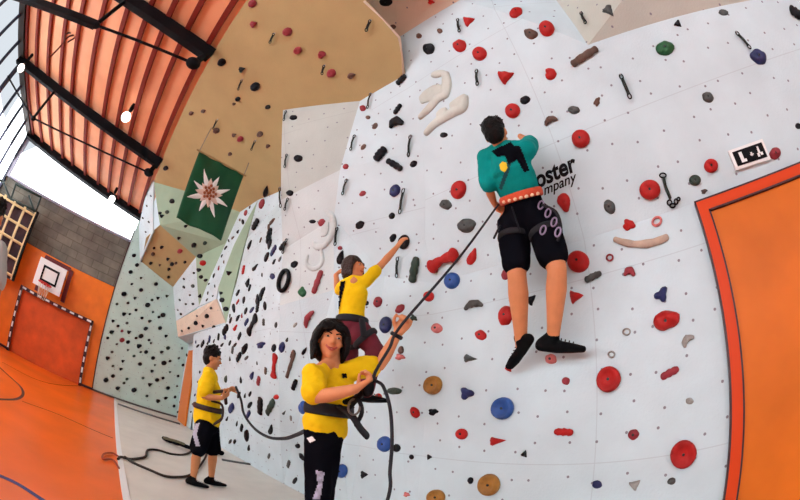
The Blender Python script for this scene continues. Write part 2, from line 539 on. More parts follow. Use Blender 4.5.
# painted court lines
def line_on_floor(name, pix, w, m):
    bm = bmesh.new()
    pts = smooth_path([at(x, y, 'z', 0.003) for x, y in pix], 6)
    L = []
    for i, p in enumerate(pts):
        t = (pts[min(i + 1, len(pts) - 1)] - pts[max(0, i - 1)]); t.z = 0; t.normalize()
        s = Vector((-t.y, t.x, 0)) * w / 2
        L.append((bm.verts.new(p + s), bm.verts.new(p - s)))
    for a, b in zip(L, L[1:]):
        bm.faces.new((a[0], a[1], b[1], b[0]))
    o = bm_obj(name, bm, m, smooth=False)
    o.modifiers.new('t', 'SOLIDIFY').thickness = 0.001
    return struct(o)
line_on_floor('floor_marking_arc', [(-6, 362), (8, 375), (20, 386), (23, 394), (16, 399), (-5, 399)], 0.05, DARKLINE)
line_on_floor('floor_marking_thin', [(22, 401), (60, 415), (113, 438)], 0.025, ROOF_RIB)
line_on_floor('floor_marking_blue', [(-8, 472), (18, 484), (48, 503)], 0.05, BLUELINE)
line_on_floor('floor_marking_far', [(2, 362), (48, 383), (92, 386)], 0.03, ROOF_RIB)

# --- orange end wall, concrete band, window strip
zo = 1.1 + 0.1695 * abs(XE)          # top of the orange boarding
zw = 1.1 + 0.305 * abs(XE)           # window bottom
struct(panel('wall_end_orange', (XE - .15, YG, 0), (XE, YE0, zo), ORANGE_WALL))
struct(panel('wall_end_concrete', (XE - .15, YG, zo), (XE - .03, YE0, zw), CONCRETE))
bm = bmesh.new()
box(bm, (XE - .1, YG, zw - 0.06), (XE + .04, YE0, zw))
box(bm, (XE - .1, YG, zw), (XE + .04, YG + .1, zroof(YG)))
for y in (-4.4, -3.4, -2.4, -1.4):
    pass
win = struct(bm_obj('window_1', bm, mat('window_frame_grey', (0.35, 0.33, 0.42), 0.5), smooth=False))
glass = bpy.data.materials.new('glass'); glass.use_nodes = True
gb = glass.node_tree.nodes['Principled BSDF']
gb.inputs['Base Color'].default_value = (1, 1, 1, 1); gb.inputs['Roughness'].default_value = 0.0
gb.inputs['Transmission Weight'].default_value = 1.0; gb.inputs['IOR'].default_value = 1.02
bm = bmesh.new(); box(bm, (XE - .05, YG, zw), (XE - .04, YE0, zroof(YG)))
g = bm_obj('glass', bm, glass, win, smooth=False)
bm = bmesh.new()
obox(bm, (XE + .1, YG, zroof(YG) - 0.1), (XE + .1, YE0 + .1, zroof(YE0) - 0.1), (0, 0, 1), 0.22, 0.2)
struct(bm_obj('trim_2', bm, BLACK, smooth=False))
bm = bmesh.new(); box(bm, (XE, YE0 - 0.03, 0), (XE + .035, YE0, zw + .3))
struct(bm_obj('trim_3', bm, DARKLINE, smooth=False))
bm = bmesh.new(); box(bm, (XE, YG, 0), (XE + .02, YE0, 0.06))
struct(bm_obj('baseboard_end', bm, DARKLINE, smooth=False))
bm = bmesh.new(); box(bm, (XE + .02, YE0, 0), (XE + .06, YF, 0.05))
struct(bm_obj('baseboard_climbing', bm, mat('grey_base', (0.10, 0.08, 0.08), 0.6), smooth=False))

# --- glazed side wall
bm = bmesh.new()
ztop = zroof(YG)
for i in range(18):
    x = XE + 0.0 + i * 0.8
    w = 0.11 if i % 4 == 0 else 0.035
    box(bm, (x - w / 2, YG - .06, 2.2), (x + w / 2, YG + .03, ztop))
box(bm, (XE, YG - .06, 3.6), (4, YG + .02, 3.65))
box(bm, (XE, YG - .08, 2.1), (4, YG + .03, 2.2))
w2 = struct(bm_obj('window_2', bm, mat('mullion_dark', (0.02, 0.02, 0.05), 0.5), smooth=False))
bm = bmesh.new(); box(bm, (XE, YG - .05, 2.2), (4, YG - .04, ztop))
bm_obj('glass', bm, glass, w2, smooth=False)
struct(panel('wall_side', (XE, YG - .15, 0), (4, YG, 2.1), ORANGE_WALL))
bm = bmesh.new(); box(bm, (XE, YG - .08, ztop - 0.12), (4, YG + .16, ztop + .05))
struct(bm_obj('trim_4', bm, mat('dark_brown_steel', (0.05, 0.03, 0.02), 0.5), smooth=False))

# --- roof deck with ribs, carried by trussed black beams
bm = bmesh.new()
ya, yb = YG - .1, -0.25
vs = [bm.verts.new(v) for v in ((XE - .2, ya, zroof(ya)), (4, ya, zroof(ya)), (4, yb, zroof(yb)), (XE - .2, yb, zroof(yb)))]
bm.faces.new(vs)
o = bm_obj('ceiling', bm, ROOF, smooth=False); o.modifiers.new('t', 'SOLIDIFY').thickness = 0.08
o.modifiers['t'].offset = 1
struct(o)
struct(panel('ceiling_upper', (XE, -0.3, 5.9), (4.2, 2.8, 6.0), mat('dull_ceiling', (0.4, 0.3, 0.2), 0.8)))
for k, y in enumerate((-0.56, -0.97, -1.36, -1.74, -2.16, -2.70, -3.25, -3.69, -4.20, -4.71, -5.18)):
    bm = bmesh.new()
    box(bm, (XE, y - .04, zroof(y) - 0.07), (4, y + .04, zroof(y) + .0))
    struct(bm_obj('ceiling_rib', bm, ROOF_RIB, smooth=False))

def truss(X, first):
    r = empty('roof_truss', (X, -3, zroof(-3)), 'black steel roof truss nearer the camera, with a heavy lower bar' if first else 'black steel roof truss nearer the end window, with one thin tie rod', 'roof truss')
    bm = bmesh.new(); obox(bm, (X, YG, zroof(YG) - 0.16), (X, -0.42, zroof(-.42) - 0.16), (0, 0, 1), 0.12, 0.2)
    bm_obj('top_chord', bm, BLACK, r, smooth=False)
    if first:
        ys, zj = -2.2, 1.1 + 3.30
        bm = bmesh.new(); obox(bm, (X, ys, zj), (X, YG + .1, zj - 0.22), (0, 0, 1), 0.09, 0.11)
        bm_obj('lower_bar', bm, BLACK, r, smooth=False)
    else:
        ys, zj = -3.77, 1.1 + 3.35
        bm = bmesh.new(); tube(bm, [(X, ys, zj), (X, YG + .1, zj + .55)], 0.022, seg=8)
        bm_obj('lower_bar', bm, BLACK, r)
    bm = bmesh.new(); tube(bm, [(X, ys, zj), (X, ys + .05, zroof(ys) - .2)], 0.035, seg=8)
    bm_obj('strut', bm, BLACK, r)
    bm = bmesh.new(); tube(bm, [(X, ys, zj), (X, -0.56, 1.1 + 3.5)], 0.020, seg=8)
    bm_obj('tie_rod', bm, BLACK, r)
    for (y, z, rr) in ((ys, zj, .075), (-.56, 1.1 + 3.5, .11)):
        bm = bmesh.new(); ellip(bm, (X, y, z), rr * .7, rr, rr * .8)
        bm_obj('joint', bm, BLACK, r)
    bm = bmesh.new(); tube(bm, [(X, -0.56, 1.1 + 3.5), (X, -0.46, 4.9)], 0.05, seg=8)
    bm_obj('end_post', bm, BLACK, r)
truss(-3.6, True)
truss(-6.85, False)

# lamps under the roof
LAMP = emit('lamp_glow', (1, 0.95, 0.9), 3.0)
def lamp(px, py, X, rad, label):
    c = at(px, py, 'x', X)
    r = empty('globe_lamp', c, label, 'lamp', 'globe lamps under the roof')
    bm = bmesh.new(); ellip(bm, c, rad, rad, rad)
    bm_obj('globe', bm, LAMP, r)
    zt = zroof(c.y) - 0.02
    bm = bmesh.new(); tube(bm, [c + Vector((0, 0, rad * .8)), (c.x, c.y, zt)], 0.02, seg=8)
    bm_obj('stem', bm, BLACK, r)
    bm = bmesh.new(); tube(bm, [(c.x, c.y, zt - .12), (c.x, c.y, zt)], 0.045, seg=10)
    bm_obj('ceiling_mount', bm, BLACK, r)
lamp(126, 117, -5.85, 0.10, 'white globe lamp in the middle of the roof, above the nearer truss end')
lamp(21, 68, -6.6, 0.10, 'white globe lamp close to the side glazing at the truss end')
lamp(112, 199, -9.6, 0.10, 'white globe lamp in front of the end window strip')

# rope net hanging from the roof
bm = bmesh.new()
pp = [at(x, y, 'x', -5.2) for x, y in ((50, 57), (57, 50), (63, 43), (68, 37), (74, 35), (78, 33))]
tube(bm, smooth_path(pp, 4), 0.02, seg=6)
pq = [at(x, y, 'x', -5.2) for x, y in ((64, 43), (66, 34), (75, 33), (77, 36), (68, 42))]
tube(bm, smooth_path(pq, 4), 0.018, seg=6)
tube(bm, [pp[-1], (pp[-1].x, pp[-1].y, zroof(pp[-1].y))], 0.01, seg=6)
tag(bm_obj('hanging_sling', bm, mat('sling_brown', (0.12, 0.03, 0.02), 0.8)), 'dark looped sling hanging under the ribbed roof between the trusses', 'sling')

# ================================================================== DOORS
DW = mat('door_wood', (0.70, 0.15, 0.008), 0.5, spec=0.25, var=0.14, vscale=1.4)
fr = bmesh.new()
fw = 0.078
zt = at(696, 202.5, 'y', YW - .05).z
x0 = at(696, 202.5, 'y', YW - .05).x
box(fr, (x0, YW - .05, 0), (x0 + fw, YW + .06, zt))
box(fr, (x0 + fw, YW - .05, zt - fw), (DX1 + .3, YW + .06, zt))
door = struct(bm_obj('door_1', fr, FRAME_OR, smooth=False))
bm = bmesh.new(); box(bm, (x0 + fw + .008, YW - .03, 0.01), (DX1 + .3, YW + .02, zt - fw - .008))
bm_obj('door_leaf', bm, DW, door, smooth=False)
bm = bmesh.new()
box(bm, (x0 + fw - .002, YW - .055, 0.0), (x0 + fw + .01, YW + .03, zt - fw))
box(bm, (x0 + fw - .002, YW - .055, zt - fw - .010), (DX1 + .3, YW + .03, zt - fw + .002))
box(bm, (x0 - .012, YW - .052, 0.0), (x0, YW + .03, zt + .012))
box(bm, (x0 - .012, YW - .052, zt), (DX1 + .3, YW + .03, zt + .012))
bm_obj('seal', bm, DARKLINE, door, smooth=False)
# small far door
fd = [at(190, 351, 'y', YF - .02), at(197, 350, 'y', YF - .02)]
bm = bmesh.new(); box(bm, (fd[0].x, YF - .06, 0), (fd[1].x + .15, YF - .02, fd[0].z))
d2 = struct(bm_obj('door_2', bm, mat('far_door_orange', (0.75, 0.2, 0.03), 0.5), smooth=False))

# ================================================================== END WALL FITTINGS
def ew(px, py, X=XE + .12): return at(px, py, 'x', X)
# goal
gl = ew(22, 287); gr = ew(92, 322); gz = (gl.z + gr.z) / 2
goal = empty('handball_goal', (XE + .12, (gl.y + gr.y) / 2, 0), 'black and white banded handball goal frame against the orange wall', 'goal')
def banded(a, b, n, name):
    bm = bmesh.new(); obox(bm, a, b, (1, 0, 0), 0.085, 0.085)
    o = bm_obj(name, bm, mat('goal_dark', (0.05, 0.01, 0.015), 0.5), goal, smooth=False)
    a, b = Vector(a), Vector(b)
    for i in range(n):
        t0, t1 = (i + .28) / n, (i + .78) / n
        bm = bmesh.new()
        obox(bm, a + (b - a) * t0, a + (b - a) * t1, (1, 0, 0), 0.05, 0.095)
        bm_obj('white_band', bm, WHITE_P, o, smooth=False)
X0 = XE + .12
banded((X0, gl.y, 0), (X0, gl.y, gz - .04), 6, 'post')
banded((X0, gr.y, 0), (X0, gr.y, gz - .04), 6, 'post')
banded((X0, gl.y - .04, gz), (X0, gr.y + .04, gz), 9, 'crossbar')
bm = bmesh.new(); box(bm, (XE + .005, gl.y, 0), (XE + .03, gr.y, gz - .04))
bm_obj('back_board', bm, mat('goal_inner_orange', (0.72, 0.10, 0.012), 0.6, var=0.15, vscale=3), goal, smooth=False)

# basketball hoop
XB = XE + .55
b = [at(40, 257, 'x', XB), at(67, 269, 'x', XB), at(60, 296, 'x', XB), at(33, 284, 'x', XB)]
y0 = (b[0].y + b[3].y) / 2; y1 = (b[1].y + b[2].y) / 2; z1 = (b[0].z + b[1].z) / 2; z0 = (b[2].z + b[3].z) / 2
hoop = empty('basketball_hoop', (XE, (y0 + y1) / 2, z0), 'white basketball backboard with red hoop on the orange end wall', 'basketball hoop')
bm = bmesh.new(); box(bm, (XB - .03, y0, z0), (XB, y1, z1))
bm_obj('backboard', bm, WHITE_P, hoop, smooth=False)
yc = (y0 + y1) / 2
def rect(bm, x, ya, yb, za, zb, t):
    box(bm, (x, ya, za), (x + .012, ya + t, zb)); box(bm, (x, yb - t, za), (x + .012, yb, zb))
    box(bm, (x, ya + t, zb - t), (x + .012, yb - t, zb)); box(bm, (x, ya + t, za), (x + .012, yb - t, za + t))
bm = bmesh.new(); rect(bm, XB + .001, yc - .27, yc + .27, z0 + .16, z0 + .56, .055)
bm_obj('target_square', bm, BLACK, hoop, smooth=False)
bm = bmesh.new(); ring_tube(bm, (XB + .28, yc, z0 + .10), (0, .2, 0), (.2, 0, 0), .018)
obox(bm, (XB, yc, z0 + .10), (XB + .10, yc, z0 + .10), (0, 0, 1), .14, .03)
bm_obj('rim', bm, RED_P, hoop)
bm = bmesh.new()
for k in range(12):
    a = 2 * math.pi * k / 12; a2 = a + .35
    for aa, ab in ((a, a2), (a, a - .35)):
        tube(bm, [(XB + .28 + .19 * math.cos(aa), yc + .19 * math.sin(aa), z0 + .09), (XB + .28 + .11 * math.cos(ab), yc + .11 * math.sin(ab), z0 - .28)], .005, seg=5)
bm_obj('net', bm, mat('net_cream', (0.75, 0.6, 0.45), 0.8), hoop)
bm = bmesh.new()
for y in (y0 + .1, y1 - .1):
    obox(bm, (XE + .01, y, z1 - .15), (XB - .03, y, z1 - .15), (0, 0, 1), .06, .06)
    obox(bm, (XE + .01, y, z0 + .15), (XB - .03, y, z0 + .15), (0, 0, 1), .06, .06)
box(bm, (XE + .001, y0 - .02, z0 - .1), (XE + .06, y0 + .1, z1 + .15)); box(bm, (XE + .001, y1 - .02, z0 - .05), (XE + .1, y1 + .1, z1 + .12))
box(bm, (XE + .001, y0, z1 + .08), (XE + .08, y1, z1 + .18))
bm_obj('bracket', bm, mat('bracket_dark_red', (0.14, 0.01, 0.015), 0.5), hoop, smooth=False)

# folding climbing lattice on the end wall
XL = XE + .5
la = at(36, 213, 'x', XL); lb = at(15, 272, 'x', XL)
yr = la.y; zl1 = la.z; zl0 = 1.1 + 0.6
lat = empty('climbing_lattice', (XE + .3, yr - .8, zl0), 'wooden climbing lattice with black folding frame at the left end of the end wall', 'climbing frame')
bm = bmesh.new()
sp = 0.42
for k in range(6):
    y = yr - k * sp
    box(bm, (XL - .03, y - .036, zl0), (XL + .03, y + .036, zl1))
bm_obj('upright', bm, WOODY, lat, smooth=False)['label'] = 'pale wooden uprights'
bm = bmesh.new()
z = zl0 + .1
while z < zl1:
    tube(bm, [(XL, yr + .02, z), (XL, yr - 5 * sp, z)], .036, seg=8); z += sp
bm_obj('rung', bm, WOODY, lat)['label'] = 'pale wooden rungs'
bm = bmesh.new(); box(bm, (XL - .04, yr + .02, zl0), (XL + .05, yr + .09, zl1 + .05))
bm_obj('side_rail', bm, BLACK, lat, smooth=False)
bm = bmesh.new(); box(bm, (XL - .16, yr - 5 * sp, zl0), (XL - .12, yr + .02, zl1))
bm_obj('mat_panel', bm, mat('lattice_backing', (0.06, 0.03, 0.04), 0.8, var=.5, vscale=3), lat, smooth=False)
fz = at(17, 184, 'x', XL + .2)
bm = bmesh.new()
fa, fb2 = at(16, 184, 'x', XL + .1), at(41, 197, 'x', XL + .1)
fc, fd2 = at(36, 211, 'x', XL), at(11, 199, 'x', XL)
for p, q in ((fa, fb2), (fb2, fc), (fc, fd2), (fd2, fa), (at(3, 181, 'x', XL), at(11, 200, 'x', XL)), (at(29, 196, 'x', XL), at(34, 211, 'x', XL)), (at(-5, 178, 'x', XL), at(3, 181, 'x', XL))):
    tube(bm, [p, q], .035, seg=8)
bm_obj('folding_frame', bm, mat('frame_dark_green', (0.01, 0.025, 0.02), 0.4), lat)

# ================================================================== FLAG
XFL = -4.9
fp = [at(199, 152, 'x', XFL), at(244, 175, 'x', XFL), at(222, 240, 'x', XFL), at(176, 218, 'x', XFL)]
bm = bmesh.new()
NU, NV = 22, 26
grid = []
for i in range(NV + 1):
    row = []
    for j in range(NU + 1):
        u, v = j / NU, i / NV
        p = fp[0].lerp(fp[1], u).lerp(fp[3].lerp(fp[2], u), v)
        p.x += 0.025 * math.sin(u * 9 + v * 2) * v + 0.012 * math.sin(u * 17)
        row.append(bm.verts.new(p))
    grid.append(row)
for i in range(NV):
    for j in range(NU):
        bm.faces.new((grid[i][j], grid[i][j + 1], grid[i + 1][j + 1], grid[i + 1][j]))
flag = bm_obj('flag', bm, mat('flag_green', (0.002, 0.065, 0.022), 0.7, var=0.25, vscale=2), base=fp[0])
flag.modifiers.new('t', 'SOLIDIFY').thickness = 0.006
tag(flag, 'dark green flag with a white edelweiss hanging under the tan overhang', 'flag')
def flagpt(u, v, off):
    p = fp[0].lerp(fp[1], u).lerp(fp[3].lerp(fp[2], u), v)
    p.x += 0.025 * math.sin(u * 9 + v * 2) * v + 0.012 * math.sin(u * 17) + off
    return p
def petals(n, r1, r0, ph, wid, off, name, m, curl=0.0):
    bm = bmesh.new()
    W, H = (fp[1] - fp[0]).length, (fp[3] - fp[0]).length
    for k in range(n):
        a = ph + 2 * math.pi * k / n
        L = r1 * (1 + .12 * math.sin(k * 2.7))
        prev = None
        for i in range(7):
            t = i / 6
            r = r0 + (L - r0) * t
            w = wid * (math.sin(math.pi * min(1, (t * .85 + .15))) ** .8 + .02) * (1 - t * .35)
            ca, sa = math.cos(a), math.sin(a)
            def P(s, h):
                x, y = r * ca - s * sa, r * sa + s * ca
                return bm.verts.new(flagpt(.47 + x / W, .50 + y / H, off + h))
            cur = (P(-w, 0), P(0, .02), P(w, 0))
            if prev:
                bm.faces.new((prev[0], prev[1], cur[1], cur[0])); bm.faces.new((prev[1], prev[2], cur[2], cur[1]))
            prev = cur
    return bm_obj(name, bm, m, flag)
petals(8, .36, .02, .2, .047, .012, 'petals', mat('petal_white', (0.90, 0.84, 0.82), 0.7))
petals(8, .22, .02, .55, .055, .03, 'inner_petals', mat('petal_pinkish', (0.72, 0.50, 0.42), 0.7))
bm = bmesh.new()
for k in range(16):
    a = k * 2.4; r = .028 * math.sqrt(k)
    c = flagpt(.47 + r * math.cos(a) / .8, .50 + r * math.sin(a) / 1.1, .05)
    ellip(bm, c, .018, .024, .024, seg=8, rg=6)
bm_obj('flower_centre', bm, mat('flower_brown', (0.35, 0.09, 0.03), 0.8), flag)
bm = bmesh.new()
tube(bm, [fp[0] + Vector((0, -.04, .02)), fp[1] + Vector((0, .03, 0.0))], .015, seg=8)
bm_obj('pole', bm, mat('pole_tan', (0.35, 0.22, 0.09), 0.6), flag)

for q in (fp[0] + Vector((0, 0, .02)), fp[1] + Vector((0, 0, 0))):
    zt_ = 5.0 - (q.y + 0.42) / 3.29
    bm = bmesh.new(); tube(bm, [q, (q.x, q.y, zt_ + .01)], .006, seg=6)
    bm_obj('hanging_cord', bm, mat('cord_grey', (.2, .2, .18), .7), flag)

# ================================================================== WALL SURFACE LOOKUP
tv, tf = [], []
for a, b_, c, nm in facet_bvh:
    k = len(tv); tv += [a, b_, c]; tf.append((k, k + 1, k + 2))
WALL = BVHTree.FromPolygons([tuple(v) for v in tv], tf, all_triangles=True)
def wall_hit(px, py):
    r = ray(px, py)
    p, n, i, d = WALL.ray_cast(CAM, r)
    if p is None:
        return None
    if n.dot(r) > 0: n = -n
    return p, n, i
def on_plane(px, py, p, n):
    r = ray(px, py)
    dn = r.dot(n)
    if abs(dn) < 0.06:
        dn = math.copysign(0.06, dn)
    return CAM + r * ((p - CAM).dot(n) / dn)

# lettering on the wall beside the climber
def wall_text(body, px0, py0, px1, py1, height_px, name, label, bold=0.0, shear=0.2):
    h = wall_hit(px0, py0); 
    p, n, _ = h
    q = on_plane(px1, py1, p, n)
    X = (q - p).normalized(); Y = n.cross(X).normalized()
    t = on_plane((px0 + px1) / 2 + (py1 - py0) / math.hypot(px1 - px0, py1 - py0) * height_px, (py0 + py1) / 2 - (px1 - px0) / math.hypot(px1 - px0, py1 - py0) * height_px, p, n)
    m_ = (p + q) / 2
    H = (t - m_).length
    cu = bpy.data.curves.new(name, 'FONT')
    cu.body = body; cu.extrude = 0.001; cu.offset = bold; cu.shear = shear
    cu.size = 1
    o = bpy.data.objects.new(name, cu); COL.objects.link(o)
    bpy.context.view_layer.update()
    w = o.dimensions.x
    L = (q - p).length
    sx = L / w; sy = H / 0.5
    me = bpy.data.meshes.new_from_object(o.evaluated_get(bpy.context.evaluated_depsgraph_get()))
    bpy.data.objects.remove(o)
    o = bpy.data.objects.new(name, me); COL.objects.link(o)
    M = Matrix.Identity(4)
    for i in range(3):
        M[i][0] = X[i] * sx; M[i][1] = Y[i] * sy; M[i][2] = n[i]; M[i][3] = (p + n * 0.003)[i]
    o.matrix_world = M
    me.materials.clear(); me.materials.append(BLACK)
    return tag(o, label, 'lettering')
wall_text('oster', 537, 188.5, 578, 169.5, 12, 'wall_lettering', 'bold black lettering oster painted on the wall at the hip of the teal climber', 0.03)
wall_text('mpany', 544, 195.5, 578, 180.5, 7, 'wall_lettering', 'smaller black handwritten lettering mpany under the bold word', 0.012, 0.4)

# exit sign above the door
h = wall_hit(750, 155); p, n, _ = h
c4 = [on_plane(x, y, p, n) for x, y in ((727.5, 152), (761.5, 140), (770, 160), (735.5, 171))]
def patch(bm, c4, n, off, t, u0=0, u1=1, v0=0, v1=1):
    def P(u, v, h): return c4[0].lerp(c4[1], u).lerp(c4[3].lerp(c4[2], u), v) + n * h
    a = [bm.verts.new(P(u, v, off)) for u, v in ((u0, v0), (u1, v0), (u1, v1), (u0, v1))]
    b = [bm.verts.new(P(u, v, off + t)) for u, v in ((u0, v0), (u1, v0), (u1, v1), (u0, v1))]
    bm.faces.new(a[::-1]); bm.faces.new(b)
    for i in range(4):
        j = (i + 1) % 4
        bm.faces.new((a[i], a[j], b[j], b[i]))
bm = bmesh.new(); patch(bm, c4, n, 0.0, 0.03)
sign = bm_obj('exit_sign', bm, WHITE_P, base=c4[3], smooth=False)
tag(sign, 'white framed black exit sign with white pictogram above the orange door', 'sign')
bm = bmesh.new(); patch(bm, c4, n, 0.0305, 0.004, .08, .93, .14, .86)
bm_obj('dark_field', bm, BLACK, sign, smooth=False)
for nm, rs in (('door_pictogram', ((.22, .31, .25, .76), (.305, .37, .62, .76))), ('arrow_pictogram', ((.52, .57, .42, .60), (.50, .60, .50, .56))),
               ('figure_pictogram', ((.74, .79, .26, .40), (.73, .79, .38, .60), (.69, .75, .56, .74), (.78, .85, .56, .70)))):
    bm = bmesh.new()
    for r4 in rs: patch(bm, c4, n, 0.035, 0.002, *r4)
    bm_obj(nm, bm, WHITE_P, sign, smooth=False)

